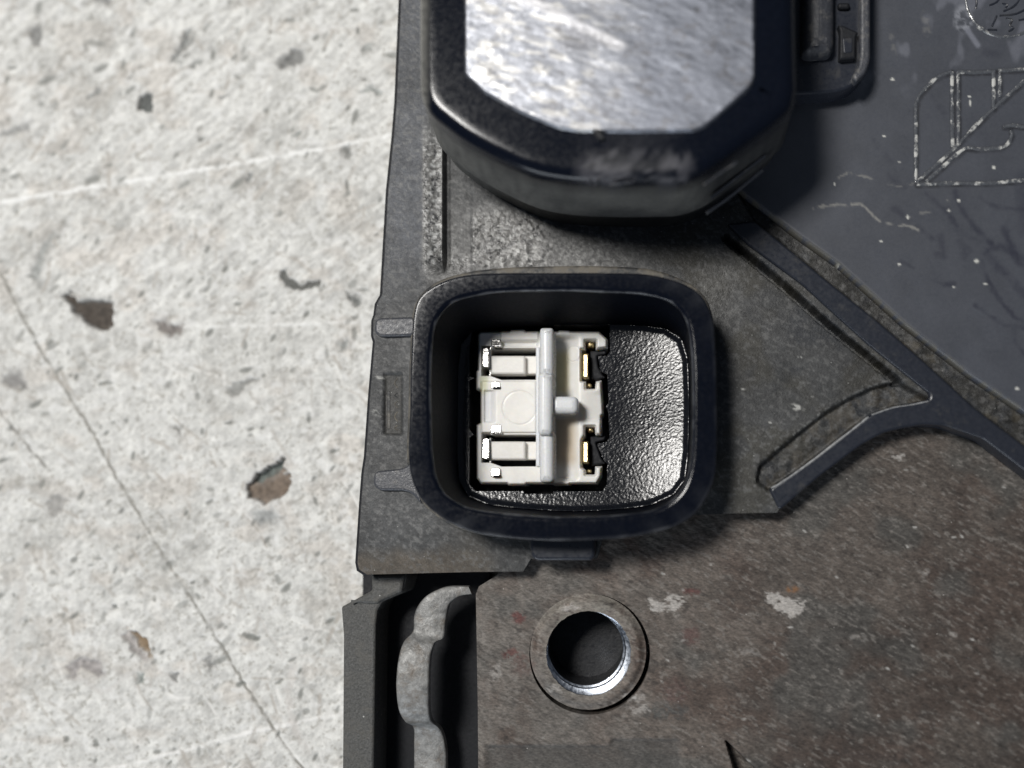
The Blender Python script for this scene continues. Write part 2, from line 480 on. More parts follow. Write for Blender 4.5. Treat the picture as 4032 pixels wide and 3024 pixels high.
CHIPS = [  # polygon, colour, edge softness, depth mm
    (a1([(360, 250), (410, 235), (445, 278), (560, 275), (655, 272), (640, 430), (600, 445), (520, 420), (480, 385), (420, 315)]), (0.105, 0.088, 0.074), 12, 0.5),
    (a1([(905, 400), (960, 375), (985, 410), (1060, 415), (1050, 460), (980, 470), (925, 440)]), (0.36, 0.33, 0.31), 14, 0.2),
    (a1([(1440, 1330), (1550, 1250), (1645, 1185), (1625, 1250), (1690, 1290), (1655, 1400), (1540, 1445), (1440, 1415)]), (0.24, 0.19, 0.15), 10, 0.5),
    (a1([(1455, 1325), (1545, 1250), (1645, 1185), (1622, 1245), (1560, 1290), (1500, 1320)]), (0.20, 0.225, 0.21), 8, 0.2),
    (a1([(20, 740), (60, 690), (110, 700), (150, 780), (90, 770)]), (0.36, 0.35, 0.34), 22, 0.15),
    (a1([(265, 1455), (320, 1410), (385, 1420), (350, 1490), (325, 1515)]), (0.46, 0.45, 0.43), 12, 0.12),
    (a1([(1635, 95), (1670, 85), (1680, 150), (1740, 175), (1860, 160), (1850, 185), (1760, 195), (1680, 190), (1640, 150)]), (0.19, 0.195, 0.185), 10, 0.4),
    (a1([(2010, 225), (2050, 235), (2095, 280), (2080, 300), (2035, 270)]), (0.28, 0.29, 0.28), 12, 0.2),
    (a1([(1330, 770), (1400, 745), (1500, 725), (1430, 770), (1370, 825), (1340, 815)]), (0.45, 0.45, 0.43), 12, 0.15),
    (a1([(1000, 1000), (1030, 990), (1045, 1060), (1025, 1040)]), (0.42, 0.41, 0.39), 9, 0.1),
    (a1([(1960, 520), (2020, 500), (2015, 545), (1970, 560)]), (0.52, 0.53, 0.51), 16, 0.1),
    (a2([(740, 705), (830, 745), (868, 790), (872, 878), (805, 805)]), (0.33, 0.24, 0.15), 7, 0.35),
    (a2([(690, 740), (740, 710), (800, 810), (860, 880), (800, 860)]), (0.55, 0.52, 0.5), 9, 0.15),
    (a2([(390, 930), (470, 880), (560, 900), (600, 960), (540, 960), (470, 920), (410, 980)]), (0.52, 0.49, 0.48), 16, 0.15),
    (a2([(640, 560), (680, 555), (690, 590), (650, 595)]), (0.30, 0.31, 0.30), 8, 0.2),
    (a2([(1185, 870), (1220, 860), (1250, 930), (1200, 920)]), (0.42, 0.42, 0.41), 9, 0.15),
    (a2([(1000, 950), (1040, 950), (1035, 1000), (1005, 1000)]), (0.34, 0.34, 0.33), 8, 0.15),
    (a2([(795, 970), (835, 975), (830, 1025), (800, 1015)]), (0.40, 0.43, 0.41), 9, 0.15),
    (a2([(1460, 30), (1580, 20), (1630, 70), (1520, 90)]), (0.52, 0.53, 0.52), 26, 0.1),
    (a0([(750, 520), (825, 515), (830, 590), (790, 610), (755, 570)]), (0.17, 0.18, 0.175), 9, 0.4),
    (a0([(1520, 325), (1590, 275), (1650, 285), (1645, 335), (1560, 360), (1525, 370)]), (0.34, 0.34, 0.33), 16, 0.2),
    (a0([(170, 180), (205, 135), (225, 150), (215, 240), (195, 235)]), (0.34, 0.34, 0.33), 14, 0.2),
    (a0([(925, 335), (960, 260), (1030, 150), (1020, 220), (970, 290)]), (0.30, 0.31, 0.30), 10, 0.2),
    (a0([(980, 260), (1060, 195), (1055, 225), (1000, 270)]), (0.45, 0.45, 0.43), 14, 0.1),
    (a0([(1030, 365), (1105, 305), (1095, 335), (1045, 370)]), (0.42, 0.43, 0.41), 9, 0.1),
    (a0([(470, 535), (545, 465), (550, 485), (490, 540)]), (0.36, 0.37, 0.36), 9, 0.15),
    (a0([(1590, 735), (1635, 720), (1620, 750)]), (0.30, 0.33, 0.31), 8, 0.15),
    (a0([(1335, 985), (1355, 935), (1372, 945), (1360, 1005)]), (0.40, 0.41, 0.40), 8, 0.15),
    (a0([(1850, 810), (1910, 800), (1905, 860), (1880, 850)]), (0.40, 0.40, 0.38), 12, 0.15),
    (a0([(1975, 265), (2030, 235), (2020, 275), (1985, 285)]), (0.45, 0.46, 0.44), 10, 0.1),
    (a0([(1960, 500), (1985, 470), (2075, 490), (2070, 505), (1995, 500)]), (0.48, 0.50, 0.48), 12, 0.1),
    (a0([(1175, 520), (1240, 505), (1245, 520), (1190, 530)]), (0.45, 0.46, 0.45), 9, 0.1),
    (a0([(155, 1500), (230, 1350), (300, 1260), (240, 1380), (200, 1530)]), (0.52, 0.53, 0.51), 14, 0.1),
    (a0([(0, 720), (80, 690), (170, 665), (150, 690), (60, 720), (0, 745)]), (0.46, 0.46, 0.45), 14, 0.1),
    (a0([(515, -20), (600, -25), (585, 10), (540, 15)]), (0.40, 0.40, 0.39), 14, 0.15),
]
SCR = [  # polyline, half width px, colour, strength
    ([(-300, 860), (0, 796), (280, 750), (650, 691), (1000, 635), (1302, 579), (1640, 515)], 9, (0.92, 0.92, 0.90), 0.95),
    ([(200, 3095), (475, 3017), (760, 2945), (1000, 2880), (1250, 2828), (1350, 2812)], 8, (0.90, 0.89, 0.87), 0.8),
    ([(-100, 900), (5, 1085), (165, 1390), (370, 1712), (460, 1880), (545, 2015), (612, 2140), (800, 2430), (960, 2690), (1105, 2905), (1200, 3040), (1290, 3200)], 7.0, (0.27, 0.26, 0.235), 0.95),
    ([(-100, 1500), (0, 1622), (130, 1785), (200, 1852)], 7, (0.28, 0.27, 0.25), 0.9),
    ([(445, 1080), (440, 1280), (447, 1480), (440, 1560)], 9, (0.88, 0.88, 0.86), 0.45),
    ([(640, 1285), (900, 1283), (1150, 1278), (1480, 1262)], 8, (0.90, 0.90, 0.88), 0.55),
    ([(772, 1400), (815, 1540), (858, 1660)], 6, (0.50, 0.49, 0.46), 0.6),
    ([(1122, 1480), (1132, 1625)], 4, (0.50, 0.49, 0.47), 0.6),
    ([(920, 1690), (1150, 1672)], 7, (0.55, 0.55, 0.52), 0.5),
    ([(115, 2090), (95, 2300), (62, 2480), (28, 2620), (0, 2740)], 17, (0.58, 0.56, 0.53), 0.65),
    ([(1160, 2590), (1130, 2740), (1160, 2850), (1205, 2960)], 17, (0.60, 0.57, 0.54), 0.6),
    ([(350, 570), (250, 690), (150, 755), (60, 850)], 5, (0.50, 0.48, 0.44), 0.6),
    ([(1400, 170), (1280, 350), (1150, 590)], 4, (0.56, 0.53, 0.49), 0.6),
    ([(900, 240), (780, 340)], 4, (0.52, 0.49, 0.45), 0.6),
    ([(0, 500), (30, 560), (210, 470), (320, 300)], 4, (0.58, 0.55, 0.50), 0.5),
    ([(560, 530), (640, 640), (720, 720)], 4, (0.57, 0.55, 0.50), 0.5),
    ([(500, 1300), (390, 1400)], 4, (0.56, 0.54, 0.5), 0.5), ([(370, 1720), (290, 1770)], 8, (0.48, 0.46, 0.42), 0.6),
    ([(630, 2130), (560, 2225)], 7, (0.45, 0.44, 0.40), 0.6), ([(1000, 2400), (1110, 2580)], 5, (0.62, 0.6, 0.57), 0.6),
    ([(380, 2080), (408, 2180)], 6, (0.52, 0.51, 0.48), 0.6), ([(410, 2890), (480, 2985)], 4, (0.6, 0.58, 0.55), 0.5),
    ([(1180, 2580), (1320, 2595)], 6, (0.62, 0.59, 0.56), 0.5), ([(270, 2640), (400, 2730), (520, 2650)], 9, (0.58, 0.56, 0.54), 0.5),
    ([(1060, 2410), (1090, 2330)], 5, (0.6, 0.58, 0.55), 0.4), ([(700, 2450), (745, 2640)], 7, (0.86, 0.85, 0.82), 0.4),
    ([(880, 2460), (900, 2330), (925, 2200)], 7, (0.86, 0.85, 0.82), 0.4), ([(1180, 2470), (1290, 2480), (1340, 2540)], 5, (0.86, 0.85, 0.82), 0.4),
]
r2 = np.random.default_rng(11)
SMALL = [(r2.uniform(-350, 1600), r2.uniform(-300, 3400), r2.uniform(5, 10) if r2.random() < 0.86 else r2.uniform(9, 16), r2.uniform(1.2, 3.2), -48 + r2.normal() * 25,
          r2.uniform(0.45, 1.0)) for _ in range(520)]
FINE = []
for _ in range(330):
    x, y = r2.uniform(-300, 1600), r2.uniform(-300, 3350); a = math.radians((-45 if y < 1400 else 60) + r2.normal() * 28); L = r2.uniform(40, 190)
    b = a + r2.normal() * 0.25
    FINE.append(([(x, y), (x + L / 2 * math.cos(a), y + L / 2 * math.sin(a)), (x + L / 2 * math.cos(a) + L / 2 * math.cos(b), y + L / 2 * math.sin(a) + L / 2 * math.sin(b))],
                 r2.uniform(4.5, 8), r2.random() < 0.35, r2.uniform(0.3, 0.8)))


def local(u, v, pts, pad):
    P = np.array(pts)
    return np.nonzero((u > P[:, 0].min() - pad) & (u < P[:, 0].max() + pad) & (v > P[:, 1].min() - pad) & (v < P[:, 1].max() + pad))[0]


_bench = {}


def bench_fields(u, v):
    key = (len(u), float(u[0]), float(u[-1]))
    if _bench.get('k') == key: return _bench['c'], _bench['h'], _bench['r']
    ru, rv = rot(u, v, -40)
    streak = np.where(v < 1300, fbm(ru / 80, rv / 18, 4, 1), fbm(u / 34, v / 40, 4, 1))
    bl = sst(1100, 1500, v); streak = fbm(ru / 90, rv / 17, 4, 1) * (1 - bl) + (.5 * fbm(u / 30, v / 44, 4, 1) + .5 * fbm(u / 70, v / 24, 4, 101)) * bl
    mott = fbm(u / 26, v / 24, 4, 5, 0.6)
    big = fbm(u / 230, v / 230, 4, 9)
    warm = sst(0.50, 0.72, fbm(u / 120, v / 90, 4, 21))
    fine = fbm(ru / 20, rv / 9, 3, 33, 0.65)
    c = np.tile(np.array([0.665, 0.663, 0.638]), (len(u), 1))
    c = mixc(c, (0.53, 0.485, 0.435), warm * 0.5)
    c = mixc(c, (0.45, 0.445, 0.42), sst(0.48, 0.75, big) * 0.45)
    k = 1 + 0.36 * (mott - 0.5) + 0.66 * (streak - 0.5) + 0.62 * (fine - 0.5)
    c = c * k[:, None]
    pores = sst(0.66, 0.80, fbm(ru / 16, rv / 11, 2, 71, 0.5))
    c = mixc(c, (0.30, 0.285, 0.25), pores * 0.6)
    grit = sst(0.60, 0.80, fbm(u / 9, v / 7, 2, 171, 0.5)) * sst(.42, .6, fbm(u / 110, v / 110, 3, 175))
    c = mixc(c, (0.34, 0.33, 0.30), grit * 0.5)
    lightp = sst(0.60, 0.78, fbm(u / 34, v / 30, 3, 81))
    c = mixc(c, (0.78, 0.78, 0.765), lightp * 0.6)
    hh = 0.12 * (streak - 0.5) + 0.10 * (mott - 0.5) - 0.03 * pores
    rg = 0.62 + 0.1 * (mott - 0.5)
    wob = lambda idx, s, amp: (amp * (fbm(u[idx] / 22, v[idx] / 22, 3, s) - 0.5), amp * (fbm(u[idx] / 22, v[idx] / 22, 3, s + 50) - 0.5))
    for pts, w, colr, st in SCR:
        i = local(u, v, pts, w * 4 + 12)
        if not len(i): continue
        du, dv = wob(i, 3, 16)
        D = line_dist(u[i] + du, v[i] + dv, pts)
        f = (1 - sst(w * 0.45, w * 1.35, D)) * st * (0.35 + 0.65 * sst(0.30, 0.6, fbm(u[i] / 30, v[i] / 30, 3, 44)))
        c[i] = mixc(c[i], colr, f)
        hh[i] += (0.05 if colr[0] > 0.7 else -0.09) * f
    for pts, w, br, st in FINE:
        i = local(u, v, pts, 14)
        if not len(i): continue
        D = line_dist(u[i], v[i], pts)
        f = (1 - sst(w * 0.4, w * 1.5, D)) * st * sst(0.25, 0.55, fbm(u[i] / 20, v[i] / 20, 2, 14))
        c[i] = mixc(c[i], (0.84, 0.83, 0.80) if br else (0.42, 0.39, 0.35), f); hh[i] -= 0.03 * f
    for x, y, r, el, an, st in SMALL:
        i = local(u, v, [(x, y)], r * el + 14)
        if not len(i): continue
        du, dv = wob(i, 8, 6)
        a_, b_ = rot(u[i] + du - x, v[i] + dv - y, an)
        f = (1 - sst(0.5, 1.25, np.hypot(a_ / (r * el), b_ / r))) * st
        c[i] = mixc(c[i], (0.21, 0.215, 0.20), f * 0.95); hh[i] -= 0.12 * f
    for pts, colr, soft, dep in CHIPS:
        i = local(u, v, pts, soft * 3 + 30)
        if not len(i): continue
        du, dv = wob(i, 27, 34)
        s_ = sdf(u[i] + du, v[i] + dv, pts)
        f = 1 - sst(-soft * 0.5, soft * (1.0 if soft > 9.5 else .7), s_)
        halo = (1 - sst(0, soft * 3.6, s_)) * 0.30 * (.4 + fbm(u[i] / 24, v[i] / 24, 2, 9))
        c[i] = mixc(c[i], (0.50, 0.48, 0.46), halo * 0.7)
        tone = 0.7 + 1.0 * (fbm(u[i] / 16, v[i] / 16, 3, 61) - 0.25)
        c[i] = c[i] * (1 - f[:, None]) + np.array(colr) * (.8 if soft < 13 else .72) * tone[:, None] * f[:, None]
        hh[i] -= dep * 1.8 * f
        rg[i] = rg[i] * (1 - f) + 0.75 * f
    _bench.update(k=key, c=np.clip(c, 0.01, 0.9), h=hh, r=rg)
    return _bench['c'], _bench['h'], _bench['r']


bx = np.concatenate([np.arange(-2600, -320, 60), np.arange(-320, 1640, 4.0), np.arange(1640, 6400, 80)])
by = np.concatenate([np.arange(-2400, -250, 60), np.arange(-250, 3300, 4.0), np.arange(3300, 5600, 80)])
bench = sheet("bench_top", rect(-2590, -2390, 6350, 5550), 60, BENCH, M_bench, None,
              h=lambda u, v: bench_fields(u, v)[1], col=lambda u, v: bench_fields(u, v)[0], rgh=lambda u, v: bench_fields(u, v)[2],
              skirt=BENCH - 25, xs=bx, ys=by, smooth=180)
bench["kind"] = "structure"; bench["label"] = "pale worn bench top with chips and scratches under the module"; bench["category"] = "bench top"

# ------------------------------------------------------------------ the module
ROOT = bpy.data.objects.new("control_module", None); sc.collection.objects.link(ROOT)
ROOT.location = ROOT_LOC; ROOT.empty_display_size = 0.01
ROOT["label"] = "grimy black electronic control module with open connector socket lying on pale bench"
ROOT["category"] = "control module"

# --- key outlines (photo pixels)
RID_L = [(2860, 880), (2944, 963), (3156, 1117), (3416, 1353), (3660, 1549)]
BR_UP = [(3660, 1573), (3579, 1589), (3514, 1601), (3432, 1630), (3335, 1703), (3188, 1817), (3074, 1898), (3028, 1926)]
RID_LOW = [(3070, 2010), (3229, 1874), (3392, 1752), (3481, 1703), (3563, 1683), (3636, 1671), (3717, 1675), (3872, 1728), (4032, 1850), (4500, 2210)]
RID_R = [(4500, 2080), (4032, 1752), (3839, 1606), (3644, 1427), (3457, 1264), (3253, 1101), (3066, 946), (2970, 868)]
PAN_E = [(2900, 745), (3131, 922), (3302, 1044), (3563, 1280), (3815, 1475), (4032, 1622), (4500, 1930)]
CREV = [(2860, 940), (2895, 971), (3058, 1101), (3270, 1288), (3432, 1418), (3530, 1500)]
CHAN = [(3540, 1494), (3432, 1520), (3351, 1557), (3253, 1614), (3139, 1703), (3050, 1776), (2985, 1833), (2975, 1900), (3028, 1940), (3188, 1830), (3335, 1715), (3432, 1640), (3514, 1610), (3680, 1580)]
CHAN_R = RID_R[::-1] + PAN_E[::-1]
CHAN_R = [(2970, 868), (3066, 946), (3253, 1101), (3457, 1264), (3644, 1427), (3839, 1606), (4032, 1752), (4500, 2080), (4500, 1930), (4032, 1622), (3815, 1475), (3563, 1280), (3302, 1044), (3131, 922), (2900, 745)]
COVER = [(1600, -430), (1580, 0), (1563, 400), (1552, 536), (1530, 747), (1506, 1160), (1486, 1195), (1480, 1240), (1472, 1262), (1471, 1322), (1478, 1345), (1460, 1551), (1443, 1797), (1433, 1863), (1423, 1996),
         (1409, 2215), (1415, 2242), (1446, 2262), (1870, 2252), (2060, 2250), (2090, 2200), (2350, 2200), (2390, 2060), (2600, 2035), (2863, 2022), (3060, 2019)] + \
        [(3070, 2000), (3229, 1860), (3392, 1738), (3481, 1692), (3563, 1674), (3636, 1663), (3717, 1667), (3872, 1718), (4032, 1840), (4500, 2195)] + \
        [(4500, 1900), (4032, 1585), (3815, 1440), (3563, 1245), (3302, 1010), (3131, 890), (2900, 700), (2900, -430)]
LABEL = [(1512, 1472), (1585, 1470), (1585, 1712), (1510, 1712)]
SPK = np.random.default_rng(5)


def cover_h(u, v):
    h = 0.05 * (fbm(u / 40, v / 40, 3, 3) - 0.5)
    fade = 1 - sst(1010, 1090, v)
    s = sst(1660, 1747, u) * (1 - sst(1745, 1757, u)) * 0.8
    s = s - 0.45 * (sst(1745, 1757, u) * (1 - sst(1762, 1776, u))) - 0.12 * (sst(1762, 1776, u) * (1 - sst(1840, 1866, u)))
    h += s * fade + 0.10 * fade * sst(1850, 1870, u)
    h -= 2.4 * (1 - sst(11, 19, line_dist(u, v, CREV)))
    h -= 1.1 * (1 - sst(-16, 2, sdf(u, v, CHAN)))
    h -= 0.75 * (1 - sst(-6, 6, sdf(u, v, CHAN_R)))
    h += 0.16 * (1 - sst(-30, 0, sdf(u, v, CHAN_R))) * sst(0.45, 0.8, fbm(u / 60, v / 45, 4, 88))
    h += 0.22 * (1 - sst(-30, 0, sdf(u, v, CHAN))) * sst(0.4, 0.8, fbm(u / 55, v / 45, 4, 90))
    h -= 0.35 * (1 - sst(-7, 3, sdf(u, v, LABEL)))
    h += 0.12 * sst(1190, 1205, v + (u - 1500) * 0.1) * (1 - sst(1640, 1700, u))
    gl = cover_gloss(u, v)
    h += gl * 0.22 * (fbm(u / 13, v / 11, 2, 15) - 0.5)
    return h


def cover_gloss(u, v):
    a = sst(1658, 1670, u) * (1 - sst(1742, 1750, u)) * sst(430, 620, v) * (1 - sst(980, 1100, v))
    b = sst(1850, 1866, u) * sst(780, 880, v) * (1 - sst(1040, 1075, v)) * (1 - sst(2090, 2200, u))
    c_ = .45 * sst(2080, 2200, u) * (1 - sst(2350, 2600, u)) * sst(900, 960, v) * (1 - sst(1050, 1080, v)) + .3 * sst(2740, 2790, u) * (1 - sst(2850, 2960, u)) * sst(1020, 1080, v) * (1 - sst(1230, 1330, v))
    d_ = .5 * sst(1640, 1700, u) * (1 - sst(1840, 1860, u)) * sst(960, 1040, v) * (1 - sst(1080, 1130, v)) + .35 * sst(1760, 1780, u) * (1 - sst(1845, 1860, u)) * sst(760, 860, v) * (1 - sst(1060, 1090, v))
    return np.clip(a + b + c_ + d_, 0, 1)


def cover_col(u, v):
    n = fbm(u / 60, v / 60, 4, 2)
    c = np.tile(np.array([0.066, 0.068, 0.070]), (len(u), 1))
    c = mixc(c, (0.092, 0.098, 0.112), (1 - sst(900, 1300, v)) * (1 - sst(1660, 1700, u)) * 0.8)
    c = mixc(c, (0.058, 0.056, 0.048), sst(2500, 2700, u) * sst(0.4, 0.62, fbm(u / 150, v / 130, 3, 12)))
    c = mixc(c, (0.036, 0.041, 0.050), sst(2700, 3000, u) * sst(0.5, 0.7, fbm(u / 120, v / 120, 3, 18)) * 0.7)
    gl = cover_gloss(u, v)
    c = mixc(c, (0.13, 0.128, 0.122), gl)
    c = mixc(c, (0.42, 0.42, 0.41), gl * sst(.50, .68, fbm(u / 12, v / 10, 2, 115)))  # glints of the glossy texture put into the colour as pale specks
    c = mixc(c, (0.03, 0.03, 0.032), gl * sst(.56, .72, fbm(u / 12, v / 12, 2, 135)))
    br = (1 - sst(-60, 10, 2215 - v + 30 * (n - 0.5))) if False else sst(2130, 2215, v + 60 * (n - 0.5)) * (1 - sst(1850, 2000, u))
    c = mixc(c, (0.128, 0.108, 0.086), br * 0.85)
    c = mixc(c, (0.105, 0.094, 0.078), sst(1750, 1850, u) * sst(2000, 2060, v) * (1 - sst(1900, 1950, u)) * 0.4)
    c = mixc(c, (0.085, 0.076, 0.062), (1 - sst(-14, 6, sdf(u, v, CHAN))) * sst(0.35, 0.6, fbm(u / 35, v / 35, 3, 6)) * 0.9)
    c = mixc(c, (0.040, 0.039, 0.036), (1 - sst(-10, 8, sdf(u, v, CHAN_R))) * sst(0.3, 0.6, fbm(u / 40, v / 40, 3, 7)))
    c = mixc(c, (0.10, 0.088, 0.066), (1 - sst(-8, 4, sdf(u, v, CHAN_R))) * sst(.58, .72, fbm(u / 40, v / 30, 3, 170)) * sst(3350, 3600, u) * .8)
    c = mixc(c, (0.020, 0.020, 0.022), (1 - sst(-8, 4, sdf(u, v, CHAN_R))) * sst(0.55, 0.7, fbm(u / 24, v / 24, 3, 70)) * 0.8)
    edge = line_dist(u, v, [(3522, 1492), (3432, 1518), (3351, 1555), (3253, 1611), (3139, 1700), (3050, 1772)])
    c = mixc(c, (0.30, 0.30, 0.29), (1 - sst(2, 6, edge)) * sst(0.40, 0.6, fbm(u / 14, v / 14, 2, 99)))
    ru, rv = rot(u, v, 35)
    c = c * (0.45 + 1.1 * fbm(ru / 24, rv / 12, 4, 31, .65))[:, None]
    c = mixc(c, (0.19, 0.19, 0.188), sst(.60, .76, fbm(u / 13, v / 11, 2, 231)) * .6)
    scr = sst(0.74, 0.82, fbm(ru / 30, rv / 7, 2, 37))
    c = mixc(c, (0.17, 0.17, 0.165), scr * 0.5)
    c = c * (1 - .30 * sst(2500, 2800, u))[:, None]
    c = c * (0.52 + .60 * fbm(u / 130, v / 120, 4, 401))[:, None]
    lab = 1 - sst(-6, 2, sdf(u, v, LABEL))
    c = mixc(c, (0.040, 0.039, 0.036), lab * 0.8)
    for x, y, a_, b_, an in [(3138, 1605, 30, 13, 15), (1500, 1486, 22, 6, 0), (1480, 1625, 14, 10, 40), (3150, 1408, 9, 4, 0), (2926, 1533, 8, 4, 10), (3036, 1664, 10, 4, 0), (3195, 1562, 8, 4, 0)]:
        i = local(u, v, [(x, y)], 50)
        p, q = rot(u[i] - x, v[i] - y, an)
        f = (1 - sst(0.6, 1.2, np.hypot(p / a_, q / b_))) * sst(0.3, 0.55, fbm(u[i] / 9, v[i] / 9, 2, 3))
        c[i] = mixc(c[i], (0.38, 0.38, 0.36), f)
    return np.clip(c, 0.004, 0.8)


def cover_r(u, v):
    r = 0.56 + 0.12 * (fbm(u / 30, v / 30, 3, 41) - 0.5)
    r = r - 0.30 * cover_gloss(u, v)
    r = r + 0.15 * sst(2000, 2200, v)
    return r


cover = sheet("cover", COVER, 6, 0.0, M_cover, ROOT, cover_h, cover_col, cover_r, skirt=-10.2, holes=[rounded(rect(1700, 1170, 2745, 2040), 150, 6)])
LE = COVER[:18]
side = prism("cover_side", [(u - 13, v + (6 if v > 2230 else 0)) for u, v in LE] + [(1500, 2250), (1560, 1600), (1640, -420)], -0.5, -10.0, M_dark, cover, .3)
cover["label"] = "rough dark grey top cover with dusty lower edge"

# moulded marks in the recessed label field
for k, (y0, y1) in enumerate([(1490, 1528), (1548, 1566), (1580, 1606), (1622, 1660), (1676, 1694)]):
    stroke("moulded_character", [(1566, y0), (1555, (y0 + y1) / 2), (1567, y1)], 9, -0.36, 0.18, M_collar, cover, 4)
prism("moulded_bar", rounded(rect(1524, 1540, 1537, 1690), 5), -0.2, -0.6, M_collar, cover, 0.08)

# --- upper right panel with marker scribbles
INK = [([(3650, 760), (3720, 830), (3800, 930), (3900, 960)], 9, .6), ([(3760, 755), (3790, 830), (3840, 900), (3900, 955)], 10, .85), ([(3870, 1030), (3885, 1090), (3930, 1180), (4000, 1250), (4080, 1300)], 8, 1),
       ([(3840, 1200), (3900, 1250), (3960, 1280), (4080, 1300)], 7, 1), ([(3890, 980), (3940, 970), (4000, 1000), (4080, 1030)], 12, .8), ([(3950, 900), (3980, 960), (4010, 1030), (4080, 1110)], 12, .9),
       ([(3880, 1000), (3930, 1050), (3990, 1110), (4080, 1200)], 14, .7), ([(3700, 930), (3720, 1010), (3690, 1000)], 13, .7), ([(3780, 960), (3810, 990), (3800, 1005)], 16, .8), ([(3610, 890), (3670, 935)], 9, .8),
       ([(3680, 1105), (3720, 1120), (3755, 1118)], 8, .9), ([(3545, 1030), (3600, 1055)], 7, .6), ([(3520, 820), (3570, 860)], 12, .7), ([(3860, 780), (3920, 815), (4060, 830)], 8, .6), ([(3730, 820), (3765, 900), (3790, 960)], 8, .5),
       ([(3990, 1300), (4000, 1350), (4040, 1400)], 7, .6), ([(4030, 700), (4040, 900)], 25, .5), ([(3500, 690), (3560, 740)], 10, .4), ([(3440, 550), (3510, 640)], 9, .4), ([(3670, 380), (3720, 450)], 9, .35), ([(3880, 205), (3930, 215)], 14, .5)]
CRK = [([(3200, 822), (3250, 810), (3390, 803), (3420, 830), (3460, 868), (3495, 880), (3580, 890), (3640, 920)], 4.5, .8), ([(3300, 700), (3340, 680), (3440, 705)], 4, .6), ([(3480, 730), (3560, 735), (3600, 722)], 3.5, .4),
       ([(3730, 790), (3736, 830)], 5, .6), ([(3575, 860), (3600, 840), (3660, 835)], 4, .5), ([(3510, 140), (3525, 230)], 9, .25), ([(3640, 60), (3650, 130)], 14, .3)]
DOTS = [(3514, 312, 9, 6), (3482, 536, 8, 5), (3541, 640, 5, 4), (3286, 725, 6, 5), (3820, 405, 6, 14), (3816, 380, 7, 4), (3913, 660, 8, 7), (3540, 1041, 8, 6), (3845, 1028, 12, 8), (3736, 829, 7, 6), (3470, 951, 7, 4), (3574, 855, 7, 9),
        (3880, 1118, 8, 4), (3300, 1043, 8, 8), (3755, 1128, 7, 4), (3860, 112, 14, 5), (3775, 790, 7, 6), (4005, 1530, 10, 6)]


e3 = lambda p: [(3500 + x * .47, y * .47) for x, y in p]
EMB = [[(225, 1535), (228, 1200), (226, 900), (240, 840), (270, 780), (370, 675), (440, 630), (525, 600)], [(530, 600), (530, 900), (535, 1235)], [(580, 600), (582, 900), (582, 1195)], [(575, 600), (700, 607), (890, 598)],
       [(876, 600), (878, 750), (878, 905)], [(930, 595), (931, 700), (930, 815)], [(915, 590), (1000, 588), (1132, 582), (1500, 570)], [(235, 1525), (400, 1380), (560, 1230), (740, 1040), (890, 900), (1010, 790), (1132, 680), (1500, 380)],
       [(310, 1525), (460, 1390), (640, 1242), (760, 1250), (930, 1237), (1000, 1200), (1030, 1130), (1020, 1095)], [(960, 1060), (1040, 1050), (1132, 1062), (1500, 1080)], [(230, 1545), (560, 1535), (850, 1535), (1132, 1510), (1500, 1500)]]


def panel_col(u, v):
    n = fbm(u / 90, v / 90, 4, 4)
    c = np.tile(np.array([0.058, 0.063, 0.077]), (len(u), 1)) * (0.86 + 0.28 * n)[:, None]
    c = mixc(c, (0.14, 0.147, 0.175), sst(0.58, 0.75, fbm(u / 70, v / 110, 3, 16)) * (1 - sst(250, 420, v)) * 0.7)
    for pts, w, st in INK:
        i = local(u, v, pts, 60)
        D = line_dist(u[i] + 14 * (fbm(u[i] / 20, v[i] / 20, 2, 5) - .5), v[i] + 14 * (fbm(u[i] / 20, v[i] / 20, 2, 6) - .5), pts)
        c[i] = mixc(c[i], (0.020, 0.022, 0.036), (1 - sst(w * .1, w * 2.0, D)) * st * .8 * (0.35 + 0.65 * sst(.3, .65, fbm(u[i] / 40, v[i] / 40, 2, 9))))
    for pts, w, st in CRK:
        i = local(u, v, pts, 60)
        D = line_dist(u[i] + 8 * (fbm(u[i] / 12, v[i] / 12, 2, 5) - .5), v[i] + 8 * (fbm(u[i] / 12, v[i] / 12, 2, 6) - .5), pts)
        c[i] = mixc(c[i], (0.24, 0.235, 0.22), (1 - sst(w * .4, w * 1.6, D)) * st * sst(.32, .6, fbm(u[i] / 22, v[i] / 22, 2, 19)))
    for x, y, a_, b_ in DOTS:
        i = local(u, v, [(x, y)], 40)
        c[i] = mixc(c[i], (0.62, 0.62, 0.58), 1 - sst(.5, 1.05, np.hypot((u[i] - x) / a_, (v[i] - y) / b_)))
    # crust beside the round stamp
    i = local(u, v, [(3790, 80)], 160)
    e = np.hypot((u[i] - 3792) / 42, (v[i] - 75) / 62)
    c[i] = mixc(c[i], (0.22, 0.23, 0.26), (1 - sst(.6, 1.15, e)) * sst(.3, .6, fbm(u[i] / 16, v[i] / 16, 3, 2)))
    D = line_dist(u[i], v[i], [(3810, 120), (3850, 178)])
    c[i] = mixc(c[i], (0.20, 0.21, 0.25), (1 - sst(4, 16, D)) * .7)
    for p in EMB:      # shadow side of the raised lines, painted into the colour
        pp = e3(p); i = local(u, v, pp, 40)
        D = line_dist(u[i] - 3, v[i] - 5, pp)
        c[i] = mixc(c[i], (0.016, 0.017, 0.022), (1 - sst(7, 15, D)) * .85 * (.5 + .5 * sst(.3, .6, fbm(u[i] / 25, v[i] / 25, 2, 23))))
    edge = line_dist(u, v, PAN_E)
    c = mixc(c, (0.10, 0.092, 0.072), (1 - sst(3, 16, edge)) * sst(.35, .6, fbm(u / 22, v / 22, 3, 40)) * .8)
    return np.clip(c, .004, .8)


